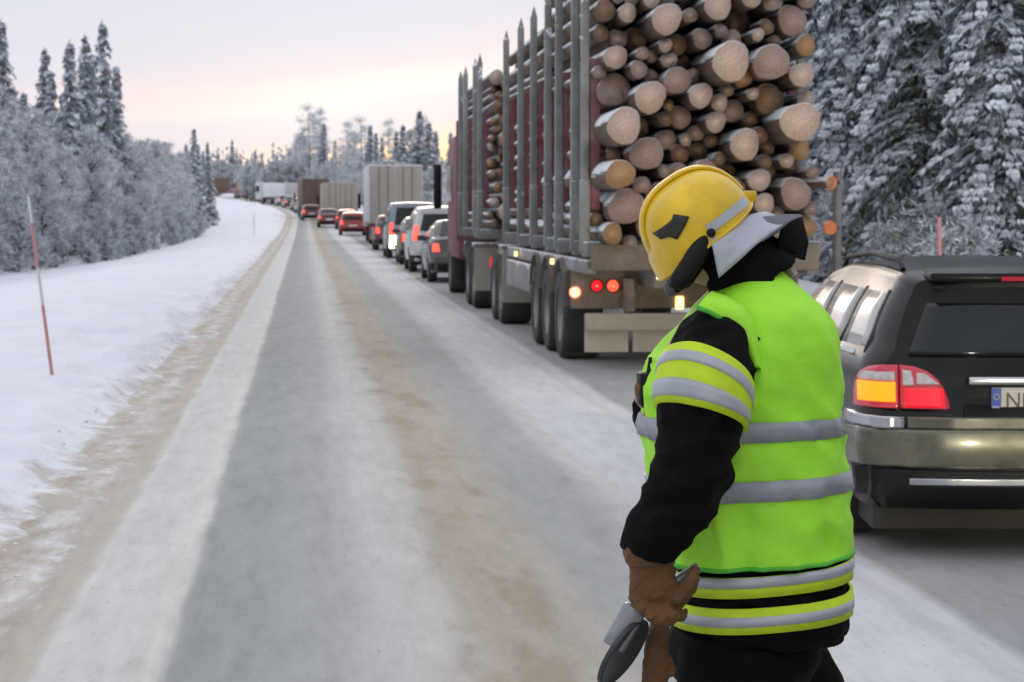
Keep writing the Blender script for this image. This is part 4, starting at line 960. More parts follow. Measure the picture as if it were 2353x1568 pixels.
def bunk(parent, y, truck=False):
    m = MB(); m.box(XL+.02, XR-.02, y-.09, y+.09, 1.20, 1.36, bev=.015); m.build('bolster', 'alu', parent, 40)
    for x, sd in ((XL+.045, 1), (XR-.045, -1)):
        if sd > 0 or y > 24: stake(parent, x, y, sd=sd)
TR = thing('timber_trailer', 'timber trailer with grey and red stakes, rear mudflaps and lamps, carrying two log bundles', 'trailer', (0, 0, 0))
LT = thing('logging_lorry', 'logging lorry ahead of its trailer, with stakes and dark red headboard', 'lorry', (0, 0, 0))
TY = [23.35, 24.2, 25.75, 26.9, 28.6, 30.3, 32.5]
for y in TY: bunk(TR, y)
for y in (37.4, 38.4, 40.7, 42.0): bunk(LT, y)
def trailer():
    m = MB()
    for x in (XC-.45, XC+.45): m.box(x-.07, x+.07, 23.2, 34.0, .88, 1.195)
    for y in np.arange(24, 34, 1.6): m.box(XC-.38, XC+.38, y-.05, y+.05, .92, 1.15)
    m.build('frame', 'chassis', TR, None)
    # rear end: snow-caked cross beam, lamp panel, bumper beam, flaps
    m = MB(); m.box(XL+.08, XR-.08, 23.05, 23.20, 1.06, 1.34, bev=.03); m.build('rear_crossbeam', 'salt', TR, 40)
    m = MB(); m.box(XL+.02, XR-.02, 24.35, 24.40, .62, 1.03, bev=.01); m.build('lamp_panel', 'salt', TR, 40)
    yl = 24.345
    for mir in (0, 1):
        def xx(x): return x if not mir else XL+XR-x
        lm = bpy.data.objects.new('tail_lamp_cluster', None); COL.objects.link(lm); lm.parent = TR
        c = at(1321, 672, yl); mm = MB(); mm.lathe([(-.03, .001), (-.03, .036), (-.02, .045), (.0, .045)], (xx(c.x), yl, c.z), 'y', 20); mm.build('bright_lens', 'lamp_yel' , lm, 60)
        mm = MB(); mm.lathe([(-.022, .046), (-.022, .062), (.0, .062)], (xx(c.x), yl, c.z), 'y', 20); mm.build('lens_ring', 'lamp_hot', lm, 60)
        for i, (px, py) in enumerate(((1371, 657), (1408, 657), (1444, 660))):
            c = at(px, py, yl); mm = MB(); mm.lathe([(-.04, .001), (-.04, .045), (-.03, .060), (.0, .062)], (xx(c.x), yl, c.z), 'y', 20); mm.build('round_lens', 'lamp_hot' if i == 1 else 'lamp_red', lm, 60)
            mm = MB(); mm.lathe([(-.026, .064), (-.026, .078), (0, .078)], (xx(c.x), yl, c.z), 'y', 20); mm.build('lens_ring', 'plastic', lm, 60)
    c = at(1561, 696, yl); m = MB(); m.box(c.x-.045, c.x+.045, yl-.03, yl-.002, c.z-.07, c.z+.07, bev=.012); m.build('amber_lamp', 'lamp_yel', TR, None)
    a, b = at(1345, 720, 23.9), at(1561, 759, 23.9)
    m = MB(); m.box(a.x, XR-.25, 23.84, 23.96, b.z, a.z, bev=.02); m.build('underrun_bar', 'flap', TR, 40)
    m = MB()
    for x in (a.x+.5, XR-.8): m = MB(); m.box(x-.04, x+.04, 23.97, 24.34, .60, .95); m.build('bar_bracket', 'chassis', TR, None)
    for x0, x1 in ((a.x, a.x+.47), (a.x+.52, a.x+.99), (a.x+1.25, a.x+1.72)):
        m = MB(); vs = [(x0, 23.98, .58), (x1, 23.98, .58), (x1, 23.955, .17), (x0, 23.955, .17)]; m.add(vs+[(p[0], p[1]+.012, p[2]) for p in vs], [(0, 1, 2, 3), (4, 7, 6, 5), (0, 4, 5, 1), (1, 5, 6, 2), (2, 6, 7, 3), (3, 7, 4, 0)])
        m.build('rear_mudflap', 'flap', TR, None)
    for y in (25.5, 26.9, 28.2):
        for sd in (-1, 1): wheel(TR, XC+sd*(1.27-.24), y, .51, .44, sd, True)
        for sd in (-1, 1):
            m = MB(); pts = [(XC+sd*(1.27-.24), y+.60*math.cos(q), .52+.62*math.sin(q)) for q in np.linspace(.35, PI-.35, 9)]
            m.tube(pts, [(.02, .235)]*9, 8, ref=(0, 0, 1)); m.build('mudguard', 'salt', TR, 60)
    for y in (33.3, 34.5):
        for sd in (-1, 1): wheel(TR, XC+sd*(1.27-.24), y, .51, .44, sd, True)
    for sd in (-1, 1):
        m = MB(); x = XC+sd*(1.27-.24); m.box(x-.24, x+.24, 32.62, 32.66, .34, 1.12, bev=.008); m.build('mudflap', 'flap', TR, None)
        m = MB(); m.box(x-.26, x+.26, 32.60, 33.1, 1.12, 1.18, bev=.02); m.build('mudguard', 'alu', TR, None)
        m = MB(); m.box(x-.23, x+.23, 24.9, 24.94, .62, 1.0, bev=.008); m.build('mudflap', 'salt', TR, None)
    for x in (XL+.02, XR-.10): m = MB(); m.box(x, x+.08, 28.9, 32.2, .62, .98, bev=.02); m.build('side_guard', 'alu', TR, 40)
    m = MB(); m.tube([(XC, 34, 1.0), (XC, 37.6, .85)], .07, 8); m.build('drawbar', 'chassis', TR, 60)
    for y in (26.1, 30.6): m = MB(); m.box(XL-.012, XL+.02, y-.05, y+.05, 1.06, 1.12); m.build('side_marker', 'lamp_yel', TR, None)
    # dark side beam with snow ledge
    for x in (XL+.06, XR-.16): m = MB(); m.box(x, x+.10, 23.3, 34, 1.02, 1.16, bev=.01); m.build('side_beam', 'alu', TR, 40)
trailer()
def lorry():
    m = MB()
    for x in (XC-.42, XC+.42): m.box(x-.06, x+.06, 36.9, 47, .85, 1.195)
    m.box(XC-1.0, XC+1.0, 36.8, 36.95, .70, .95, bev=.02); m.build('frame', 'chassis', LT, 40)
    for y in (38.6, 40.0, 45.8):
        for sd in (-1, 1): wheel(LT, XC+sd*(1.27-.24), y, .51, .44 if y < 45 else .32, sd, True)
    for sd in (-1, 1):
        x = XC+sd*(1.27-.24)
        m = MB(); m.box(x-.24, x+.24, 37.95, 37.99, .32, 1.05, bev=.008); m.build('mudflap', 'flap', LT, None)
        m = MB(); m.box(x-.26, x+.26, 37.93, 38.4, 1.05, 1.13, bev=.02); m.build('mudguard', 'alu', LT, None)
        m = MB(); m.box(x-.08, x+.08, 36.76, 36.79, .74, .90); m.build('tail_lamp', 'lamp_red', LT, None)
    m = MB(); m.box(XL, XR, 42.55, 42.68, 1.1, 3.35, bev=.02); m.box(XL+.2, XR-.2, 42.55, 42.66, 3.36, 3.9, bev=.02); m.build('headboard', 'red', LT, 40)
    m = MB(); m.box(XL+.04, XR-.04, 43.1, 45.4, .72, 3.15, bev=.14); m.box(XL+.1, XR-.1, 45.35, 46.9, .6, 2.9, bev=.2); m.build('cab', 'red', LT, 40)
    for sd, x in ((-1, XL+.05), (1, XR-.05)):
        m = MB(); m.box(x-.02, x+.02, 44.4, 45.9, 1.85, 2.55, bev=.01); m.build('side_window', 'glass', LT, None)
        m = MB(); m.box(x+sd*.2-.08, x+sd*.2+.08, 46.0, 46.12, 1.7, 2.6, bev=.03); m.build('mirror', 'plastic', LT, 40)
        m = MB(); m.tube([(x-sd*.30, 44.9, .95), (x-sd*.30, 42.9, .95)], .26, 14, flat=.7); m.build('fuel_tank', 'alu', LT, 60)
    m = MB(); m.box(XL+.25, XR-.25, 46.88, 46.93, 1.75, 2.6, bev=.01); m.build('windscreen', 'glass', LT, None)
lorry()
# ------------------------------------------------------------------ logs
def log_mesh(seed, endm):
    """unit log: radius 1, lies along +y from 0 to 1 (scaled on use)"""
    r = random.Random(seed); n = 22; V, F, MI = [], [], []
    ph = [r.uniform(0, 6.28) for _ in range(4)]
    def rad(a, t): return 1+.06*math.sin(a*2+ph[0])+.045*math.sin(a*3+ph[1]+t*2)+.018*math.sin(a*7+ph[2]+t*9)-.10*t
    m = 9
    for i in range(m):
        t = i/(m-1)
        for k in range(n): a = 2*PI*k/n; q = rad(a, t)*(.965 if i == 0 else 1); V.append((q*math.cos(a), t if i else 0, q*math.sin(a)))
    for k in range(n): V.append(V[k])
    V = V[:m*n]
    ring2 = len(V)
    for k in range(n): a = 2*PI*k/n; q = rad(a, 0); V.append((q*math.cos(a), .0035, q*math.sin(a)))
    for k in range(n): F.append((k, (k+1) % n, ring2+(k+1) % n, ring2+k)); MI.append(1 if False else 0)
    for k in range(n): F.append((ring2+k, ring2+(k+1) % n, n+(k+1) % n, n+k)); MI.append(0)
    for i in range(1, m-1):
        for k in range(n): F.append((i*n+k, i*n+(k+1) % n, (i+1)*n+(k+1) % n, (i+1)*n+k)); MI.append(0)
    c = len(V); V.append((0, -.001, 0)); c2 = len(V); V.append((0, 1.0, 0))
    for k in range(n): F.append((c, (k+1) % n, k)); MI.append(1)
    for k in range(n): F.append((c2, (m-1)*n+k, (m-1)*n+(k+1) % n)); MI.append(1)
    me = bpy.data.meshes.new('log'); me.from_pydata(V, [], F); me.polygons.foreach_set('material_index', MI)
    me.polygons.foreach_set('use_smooth', [True]*len(MI)); me.materials.append(M['log_bark']); me.materials.append(M[endm]); me.update()
    try: me.set_sharp_from_angle(angle=math.radians(50))
    except Exception: pass
    return me
LOGM = {k: [log_mesh(s+100*i, 'end_'+k) for s in range(3)] for i, k in enumerate(('pale', 'mauve', 'orange', 'brown'))}
lrng = random.Random(21)
def put_log(x, z, r, y0, L, kind, label, group, tilt=(0, 0)):
    me = LOGM[kind][lrng.randrange(3)]; o = bpy.data.objects.new('log', me); COL.objects.link(o)
    o.location = (x, y0, z); o.scale = (r, L, r); a = lrng.choice([0, 1, 2, 3])*.0
    o.rotation_euler = (tilt[0], 0, tilt[1]); prop(o, label, 'log', group); return o
def pack(x0, x1, z0, z1, fixed, tries, rmin, rmax, rg, slack=.012):
    cs = list(fixed)
    for k in range(tries):
        R = rmax if k < tries*.25 else rmax*.75 if k < tries*.6 else rmax*.5
        x, z = rg.uniform(x0, x1), rg.uniform(z0, z1)
        d = min([math.hypot(x-c[0], z-c[1])-c[2] for c in cs] or [9]); d = min(d, x-x0+.0, x1-x, z-z0, 9)
        if d >= rmin*1.0: cs.append((x, z, min(d+slack*.5, R*rg.uniform(.8, 1.0)), None))
    return cs
YF = 22.75
FACE = [(1105, 75, 55, 'p', .2), (1330, 110, 92, 'p', -.1), (1465, 90, 45, 'm', .3), (1625, 30, 85, 'p', .1), (1820, -10, 60, 'p', .2), (1150, 230, 65, 'b', .7), (1035, 330, 70, 'p', .2), (1170, 400, 52, 'm', .1),
        (1345, 350, 48, 'p', .3), (1385, 262, 62, 'b', .6), (1390, 465, 82, 'm', .1), (1700, 355, 116, 'P', -.35), (1930, 360, 108, 'm', .05), (2130, 262, 62, 'o', .3), (2108, 432, 74, 'p', .1), (1025, 520, 98, 'm', .5),
        (1235, 560, 95, 'p', .0), (1525, 550, 73, 'p', .0), (1085, 725, 106, 'p', -.45), (1920, 572, 88, 'b', .3), (2098, 702, 118, 'p', -.3), (1612, 702, 62, 'p', .1), (1500, 765, 50, 'm', .5), (1705, 640, 70, 'm', .5),
        (1780, 832, 92, 'p', .0), (1510, 872, 55, 'b', .6), (1905, 850, 46, 'b', .5), (2020, 925, 44, 'p', .2), (1215, 885, 98, 'm', .15), (1030, 1005, 88, 'o', -.55), (1100, 1190, 108, 'm', .2), (1018, 1345, 62, 'o', .1),
        (1120, 1395, 42, 'm', .3), (1862, 1035, 68, 'p', .1), (1892, 1175, 62, 'p', .1), (2072, 1115, 94, 'm', .1), (2150, 1310, 78, 'o', .4), (1400, 985, 52, 'm', .2), (1550, 985, 70, 'm', .1), (930, 60, 62, 'b', .3), (2050, 120, 88, 'm', .4),
        (1940, 10, 58, 'm', .4), (1740, 130, 72, 'b', .9), (930, 190, 48, 'b', .4), (1300, 1130, 90, 'm', .3), (1500, 1180, 100, 'm', .2), (1700, 1100, 85, 'm', .2), (1700, 1300, 100, 'p', .2), (1400, 1340, 80, 'm', .3), (1950, 1340, 70, 'm', .4)]
K = {'p': 'pale', 'P': 'pale', 'm': 'mauve', 'o': 'orange', 'b': 'brown'}
fixed = []
for (zx, zy, zr, k, dy) in FACE:
    Y = YF+dy; c = at(1000+zx/2.5, zy/2.5, Y); r = zr/2.5*Y/F_PX; x = min(max(c.x, XL+.10+r), XR-.10-r); fixed.append((x, c.z, r, (k, Y)))
prg = random.Random(77)
cs = pack(XL+.10, XR-.10, 1.37, 4.35, fixed, 7000, .062, .15, prg)
items = []
for c in cs:
    if c[3]: k, Y = c[3]; k = K[k]
    else: k = prg.choices(['brown', 'mauve', 'pale', 'orange'], [4, 3.5, 2.2, .7])[0]; Y = YF+prg.uniform(.08, .6)*(1.4 if k == 'brown' else 1)
    items.append([c[0], c[1], c[2], Y, k])
# label each by its look and its tier from the bottom
items.sort(key=lambda c: c[1])
tiers = {}
for it in items: tiers.setdefault(int((it[1]-1.37)/.30), []).append(it)
KN = {'pale': 'pale-ended', 'mauve': 'pinkish-grey-ended', 'orange': 'orange-ended', 'brown': 'dark brown-ended'}
for tr in sorted(tiers):
    l = sorted(tiers[tr], key=lambda c: c[0])
    for i, it in enumerate(l):
        sz = 'thick' if it[2] > .16 else 'thin' if it[2] < .085 else 'medium'
        x, z, r, Y, k = it
        put_log(x, z, r, Y, 28.0-Y+prg.uniform(-.2, .1), k, '%s %s log, %s from left in %s tier up, trailer rear bundle' % (sz, KN[k], ordn(i), ordn(tr)), 'logs in the bundle on the trailer rear', (prg.uniform(-.004, .004), prg.uniform(-.004, .004)))
def bundle(y0, y1, seed, keep, what, group, zt=4.05, kinds=(3, 3, 2, 2)):
    rg = random.Random(seed); cs = pack(XL+.15, XR-.15, 1.37, zt, [], 7000, .055, .155, rg); l = []
    for x, z, r, _ in cs:
        if keep(x, z): l.append((z, x, r))
    l.sort()
    for i, (z, x, r) in enumerate(l):
        k = rg.choices(['brown', 'mauve', 'pale', 'orange'], kinds)[0]; yy = y0+rg.uniform(-.35, .35)
        put_log(x, z, r, yy, y1-yy+rg.uniform(-.2, .2), k, '%s log %s, %s from the bottom' % ('thick' if r > .12 else 'slim', what, ordn(i)), group)
bundle(28.45, 34.0, 5, lambda x, z: x < XL+.55 or z > 3.75, 'in the front bundle of the trailer', 'logs in the trailer front bundle')
bundle(36.9, 42.3, 6, lambda x, z: x < XL+.95 or z > 3.7, 'on the logging lorry ahead of the trailer', 'logs on the lorry ahead of the trailer', 3.85, (1, 1, 3, 5))
# the thin pole that sticks out on the right, end sawn orange
c = at(1906, 420, 23.0); o = put_log(c.x-.02, c.z, .055, 22.9, 1.6, 'orange', 'thin bark-covered stick jutting out right of the trailer load, orange end', None, (0, .42)); o.name = 'branch_log'; o['category'] = 'log'
# ------------------------------------------------------------------ the firefighter
PY = 5.05
PR = thing('person', 'person in yellow helmet and bright green reflective vest, head bowed, brown glove on signal disc', 'person', (1.0, PY, float(hroad(PY))+.004))
PINV = Matrix.Translation(-PR.location)
def pp(x, y, d=0.0): return at(x, y, PY+d)+Vector((0, 0, 0))-PR.location
def ring(y, xl, xr, hb, d=0.0, n=28, e=2.4, tilt=0.0, grow=0.0, front=1.0):
    """cross-section of the trunk between silhouette xl and xr at photo height y; hb = half breadth across the shoulders"""
    a, b = pp(xl, y, d), pp(xr, y, d); c = (a+b)/2; ra = (b-a).length/2+grow; rb = hb+grow; out = []
    for k in range(n):
        q = 2*PI*k/n; cx, sx_ = math.cos(q), math.sin(q)
        u = math.copysign(abs(cx)**(2/e), cx); v = math.copysign(abs(sx_)**(2/e), sx_)
        out.append(Vector((c.x+u*ra, c.y+v*rb, c.z+tilt*u*ra)))
    return out
def loft(mb, rings, caps=True, mi=0):
    n = len(rings[0]); vs = [p for r in rings for p in r]; fs = []
    for i in range(len(rings)-1):
        for k in range(n): fs.append((i*n+k, (i+1)*n+k, (i+1)*n+(k+1) % n, i*n+(k+1) % n))
    if caps: fs.append(tuple(range(n))); fs.append(tuple(range((len(rings)-1)*n, len(rings)*n))[::-1])
    return mb.add([v[:] for v in vs], fs, mi)
GZ = 2190
def silo(y, tab): ys = [t[0] for t in tab]; return [float(np.interp(y, ys, [t[i] for t in tab])) for i in (1, 2, 3)]
TORSO = [(612, 1722, 1788, .07), (640, 1672, 1812, .11), (668, 1635, 1842, .155), (705, 1602, 1880, .205), (740, 1578, 1908, .225), (780, 1536, 1921, .238), (830, 1497, 1925, .245), (880, 1479, 1927, .25), (950, 1474, 1927, .25),
         (1000, 1474, 1928, .25), (1100, 1484, 1935, .25), (1200, 1508, 1943, .25), (1262, 1530, 1948, .252), (1275, 1532, 1949, .253)]
def build_person():
    # --- body: one continuous skin (hidden for the most part by the clothes)
    b = MB()
    loft(b, [ring(y, *[v+(9 if i == 0 else -9 if i == 1 else 0) for i, v in enumerate(silo(y, TORSO)[:2])], silo(y, TORSO)[2]-.05, e=2.2) for y in (640, 700, 800, 900, 1050, 1200, 1262)]+[ring(1420, 1570, 1900, .17), ring(1480, 1580, 1890, .15)])
    hipL, hipR = pp(1735, 1400, -.09), pp(1735, 1400, .09)
    for hp, kx, ax, dd in ((hipL, 1700, 1735, -.10), (hipR, 1745, 1720, .13)):
        b.tube([hp, pp(kx, 1760, dd), pp(ax, 2120, dd)], [.09, .06, .042], 14)
        b.tube([pp(ax+30, 2165, dd), pp(ax-60, 2175, dd), pp(ax-150, 2185, dd)], [.04, .042, .025], 10)
    b.tube([pp(1648, 775, -.20), pp(1594, 1070, -.30), pp(1500, 1270, -.30)], [.055, .045, .030], 14)
    b.tube([pp(1648, 775, .22), pp(1590, 1030, .30), pp(1500, 930, .16), pp(1480, 905, .06)], [.055, .045, .032, .028], 14)
    b.tube([pp(1722, 660, 0), pp(1660, 590, 0), pp(1630, 560, 0)], [.075, .062, .062], 16)
    # head: skull, jaw, nose, ears, looking down and to the left
    F = Vector((-.80, 0, -.60)); U = Vector((-.60, 0, .80)); Yv = Vector((0, 1, 0)); hc = pp(1608, 530)
    def hp(f, u, l): return hc+F*f+U*u+Yv*l
    bm = bmesh.new(); bmesh.ops.create_uvsphere(bm, u_segments=20, v_segments=14, radius=1)
    for (cf, cu, rf, ru, rl) in ((-.005, .03, .092, .085, .073), (.035, -.055, .052, .065, .050), (.093, -.03, .018, .025, .013)):
        b.add([hp(cf+v.co.x*rf, cu+v.co.z*ru, v.co.y*rl)[:] for v in bm.verts], [[v.index for v in f.verts] for f in bm.faces])
    for sd in (-1, 1): b.add([hp(-.005+v.co.x*.018, -.02+v.co.z*.030, sd*.076+v.co.y*.010)[:] for v in bm.verts], [[v.index for v in f.verts] for f in bm.faces])
    bm.free()
    bake(b, .011, 'skin', 'body', PR, smooth_it=3)
    m = MB()
    for sd in (-1, 1): m.lathe([(-.004, .001), (-.003, .007), (.0, .010), (.004, .011)], (0, 0, 0), 'x', 10)
    vs = []
    n_ = len(m.v)//2
    for i, v in enumerate(m.v): sd = -1 if i < n_ else 1; vs.append(hp(.083-v[0], .0+v[2], sd*.032+v[1])[:])
    me = bpy.data.meshes.new('eyes'); me.from_pydata(vs, [], m.f); link('eyes', me, 'plate_white', PR, 180)
    m = MB(); m.tube([hp(.082, -.078, -.022), hp(.089, -.078, 0), hp(.082, -.078, .022)], .005, 6); m.build('mouth', 'leather', PR, 60)
    # --- trousers
    t = MB()
    loft(t, [ring(1405, 1575, 1900, .17), ring(1462, 1538, 1878, .19), ring(1520, 1536, 1872, .19), ring(1570, 1560, 1855, .15)])
    for kx, ax, dd in ((1640, 1690, -.105), (1765, 1730, .125)):
        t.tube([pp(1712 if dd < 0 else 1720, 1478, dd*.9), pp(kx+52, 1600, dd), pp(kx+50, 1770, dd), pp(ax, 1950, dd), pp(ax+8, 2110, dd)], [(.150, .12), (.135, .115), (.112, .105), (.10, .095), (.105, .098)], 18, ref=(-1, 0, 0))
    bake(t, .012, 'jacket', 'trousers', PR, .012, 7, 3, 4)
    for dd, ax in ((-.105, 1690), (.125, 1730)):
        t = MB(); t.tube([pp(ax+10, 2060, dd), pp(ax+10, 2150, dd), pp(ax+5, 2168, dd)], [.075, .068, .066], 14)
        t.tube([pp(ax+62, 2162, dd), pp(ax, 2158, dd), pp(ax-110, 2172, dd), pp(ax-165, 2180, dd)], [(.040, .042), (.055, .05), (.042, .052), (.026, .042)], 12, ref=(0, 0, 1))
        bake(t, .009, 'plastic', 'boot', PR, 0, 6, 3)
    # --- jacket: trunk, both sleeves, collar
    j = MB()
    rr = []
    for y in (618, 640, 668, 705, 740, 780, 830, 900, 1000, 1100, 1200, 1262): l, r_, h = silo(y, TORSO); i_ = float(np.interp(y, [618, 900, 1000, 1200, 1262], [18, 26, 38, 40, 30])); rr.append(ring(y, l+i_, r_-i_, h-i_*.001))
    rr += [ring(1330, 1545, 1937, .238), ring(1400, 1552, 1936, .236), ring(1452, 1566, 1934, .228)]
    loft(j, rr)
    SL = [(1676, 756, -.13, .064), (1652, 792, -.195, .092), (1628, 850, -.25, .095), (1613, 920, -.275, .095), (1606, 1000, -.285, .086), (1595, 1075, -.29, .086), (1560, 1150, -.285, .081), (1524, 1205, -.28, .073), (1500, 1245, -.275, .067), (1494, 1272, -.27, .064)]
    j.tube([pp(x, y, d) for x, y, d, r in SL], [r for *_, r in SL], 22, ref=(-1, 0, 0))
    SR = [(1680, 745, .13, .085), (1650, 800, .22, .095), (1620, 900, .27, .092), (1590, 1000, .28, .085), (1560, 990, .23, .075), (1520, 945, .14, .066), (1500, 925, .09, .060)]
    j.tube([pp(x, y, d) for x, y, d, r in SR], [r for *_, r in SR], 18)
    jk = bake(j, .010, 'jacket', 'jacket', PR, .017, 12, 3, 1)
    c = MB(); c.tube([pp(1742, 655, 0), pp(1722, 628, 0), pp(1692, 596, 0), pp(1664, 570, 0), pp(1640, 548, 0)], [(.118, .125), (.104, .108), (.092, .094), (.084, .086), (.078, .084)], 22)
    bake(c, .010, 'jacket', 'hood_and_collar', PR, .008, 16, 3)
    # --- vest over it
    v = MB(); ys = [614, 626, 640, 655, 668]+list(range(680, 1270, 12))
    def vring(y, g=0.0):
        l, r_, h = silo(y, TORSO); rg = ring(y, l, r_, h, n=96, grow=g, tilt=.055*min(1, max(0, (y-900)/200)))
        out = []
        for k, p in enumerate(rg):
            q = 2*PI*k/96; f = (mnoise.noise(Vector((p.x*9, p.y*9, p.z*3.2)))*.018+(.5-abs(mnoise.noise(Vector((p.x*9+3, p.y*9, p.z*11+p.x*9)))))*.036-.013)*min(1, max(0, (y-640)/150))
            f += .006*math.sin(q*9+y*.006)*min(1, max(0, (y-1000)/250)); cc = Vector((math.cos(q), math.sin(q), 0)); out.append(p+cc*f)
        return out
    loft(v, [vring(y) for y in ys], caps=False)
    loft(v, [[p-Vector((math.cos(2*PI*k/96), math.sin(2*PI*k/96), 0))*.004 for k, p in enumerate(vring(y))] for y in ys][::-1], caps=False)
    vest = v.build('vest', 'vest', PR, 180)
    for nm, y0, y1 in (('reflective_band', 948, 993), ('reflective_band', 1078, 1123)):
        m = MB(); loft(m, [vring(y0, .001), vring(y0, .0045), vring((y0+y1)/2, .0050), vring(y1, .0045), vring(y1, .001)], caps=False); m.build(nm, 'silver', vest, 180)
    m = MB(); r0 = vring(1268, .001); m.tube(r0+[r0[0]], .005, 6); m.build('hem_binding', 'vest_trim', vest, 180)
    # armhole binding: follows where the sleeve leaves the vest
    AH = [(1601, 706), (1628, 716), (1655, 731), (1678, 752), (1696, 780), (1710, 812), (1724, 850), (1723, 900), (1714, 955)]
    def torso_near(x, y, g):
        l, r_, h = silo(y, TORSO); a, b_ = pp(l, y), pp(r_, y); cx = (a.x+b_.x)/2; ra = abs(b_.x-a.x)/2+g; p = pp(x, y, -.2)
        u = max(-.97, min(.97, (p.x-cx)/ra)); return Vector((p.x, a.y-(h+g)*(1-abs(u)**2.4)**(1/2.4), p.z))
    # the epaulette part of the vest that caps the sleeve
    cap = MB(); rows = []
    for (x, y) in AH[:7]:
        d = Vector((0, 0, 0)); p = pp(x, y, -.262); k_ = AH.index((x, y)); t0 = torso_near(x+[66, 64, 60, 52, 40, 26, 12][k_], y+[-32, -30, -27, -21, -14, -8, -2][k_], -.002); rows.append([t0.lerp(p, f)+Vector((0, -.035*math.sin(PI*f), .012*math.sin(PI*f))) for f in (0, .2, .4, .6, .8, 1)])
    vs = [p for r in rows for p in r]; fs = [(i*6+k, i*6+k+1, (i+1)*6+k+1, (i+1)*6+k) for i in range(len(rows)-1) for k in range(5)]
    cap.add([p[:] for p in vs], fs); cap.add([(p+Vector((.004, .006, -.004)))[:] for p in vs], [f[::-1] for f in fs]); cap.build('vest_shoulder', 'vest', vest, 180)
    m = MB(); m.tube([r[-1] for r in rows]+[pp(1724, 900, -.262), pp(1716, 940, -.255)], .0055, 6); m.build('armhole_binding', 'vest_trim', vest, 180)
    # --- jacket skirt bands (yellow with silver down the middle)
    def jring(y, tl, g): return ring(y, 1545-1, 1937+1, .238, n=72, grow=g, tilt=tl)
    for y0, ya, yb, y1, tl in ((1283, 1283, 1306, 1328, .085), (1352, 1370, 1392, 1408, .075)):
        m = MB(); loft(m, [jring(y0, tl, .001), jring(y0, tl, .009), jring(y1, tl, .009), jring(y1, tl, .001)], caps=False); st = m.build('hem_stripe', 'yellow_tape', jk, 180)
        m = MB(); loft(m, [jring(ya, tl, .009), jring(ya, tl, .0115), jring(yb, tl, .0115), jring(yb, tl, .009)], caps=False); m.build('silver_strip', 'silver_l', st, 180)
    # --- sleeve bands
    P3 = [pp(x, y, d) for x, y, d, r in SL]; R3 = [r for *_, r in SL]
    cum = [0]
    for a, b_ in zip(P3, P3[1:]): cum.append(cum[-1]+(b_-a).length)
    def arm_at(s_):
        p = Vector([float(np.interp(s_, cum, [q[i] for q in P3])) for i in range(3)]); return p, float(np.interp(s_, cum, R3))
    def band(s0, s1, g, name, mt, parent, wob=.004):
        n = 48; rings = []
        for f, gg in ((0, .0), (0, g), (.33, g), (.66, g), (1, g), (1, .0)):
            s_ = s0+(s1-s0)*f; p, r = arm_at(s_); p2, _ = arm_at(s_+.02); p0, _ = arm_at(s_-.02); t_ = ((p2-p0).normalized()+Vector((-.30, 0, -.0))).normalized()
            a = (Vector((-1, 0, 0))-t_*t_.dot(Vector((-1, 0, 0)))).normalized(); b_ = t_.cross(a)
            rings.append([p+(a*math.cos(2*PI*k/n)+b_*math.sin(2*PI*k/n))*(r+.004+gg+wob*mnoise.noise(Vector((math.cos(2*PI*k/n)*1.7, math.sin(2*PI*k/n)*1.7, s_*20))))+t_*(.016*math.sin(2*PI*k/n*1+.6)) for k in range(n)])
        m = MB(); loft(m, rings, caps=False); return m.build(name, mt, parent, 180)
    ab = band(.172, .270, .0095, 'sleeve_band', 'yellow_tape', jk)
    band(.183, .206, .0120, 'silver_strip', 'silver_l', ab); band(.233, .256, .0120, 'silver_strip', 'silver_l', ab)
    # --- helmet
    F = Vector((-.82, 0, -.574)).normalized(); U = Vector((-.574, 0, .82)).normalized(); hc = pp(1617, 535)
    A_, B_, C_, E_ = .125, .122, .136, 2.45
    def hs(f, u, side=-1, off=0.0):
        k = max(0, 1-(abs(f)/A_)**E_-(abs(u)/C_)**E_); y = B_*k**(1/E_); return hc+F*f+U*u+Vector((0, side*(y+off), 0))
    m = MB(); nu, nv = 48, 18; vs = []
    for i in range(nv+1):
        ph = PI/2*i/nv
        for k in range(nu):
            q = 2*PI*k/nu; cf, sl = math.cos(q), math.sin(q); cp = math.cos(ph)
            sg = lambda x: math.copysign(abs(x)**(2/E_), x)
            f, l, u = A_*sg(cp)*sg(cf), B_*sg(cp)*sg(sl), C_*sg(math.sin(ph))
            if i == 0: # rim drops at the brow and over the ears
                u = -.020*(max(0, cf)**1.3)-.014*(sl*sl)-.002
            crest = .010*math.exp(-(l/.014)**2)*math.sin(ph)**.5
            p = hc+F*f+U*(u+crest)+Vector((0, l, 0))
            if cf > .0 and i < 3: p += F*(.020*cf**4*(1-i/3))+U*(-.006*cf**4*(1-i/3))
            vs.append(p)
    fs = [(i*nu+k, i*nu+(k+1) % nu, (i+1)*nu+(k+1) % nu, (i+1)*nu+k) for i in range(nv) for k in range(nu)]
    m.add([p[:] for p in vs], fs); inn = [hc+(p-hc)*.95 for p in vs]; m.add([p[:] for p in inn], [f[::-1] for f in fs])
    m.add([p[:] for p in vs[:nu]]+[p[:] for p in inn[:nu]], [(k, nu+k, nu+(k+1) % nu, (k+1) % nu) for k in range(nu)])
    hel = m.build('helmet', 'helmet', PR, 60)
    def conv(px, py): p = pp(px, py, -.12)-hc; return p.dot(F), p.dot(U)
    def hpatch(poly, nm, mt, th=.003, cuts=3, side=-1): patch(poly, lambda f, u, o_: hs(f, u, side, o_), th, cuts).build(nm, mt, hel, 180)
    em = [conv(*q) for q in ((1508, 537), (1528, 522), (1546, 506), (1551, 492), (1584, 498), (1576, 517), (1558, 551), (1541, 545), (1524, 551))]
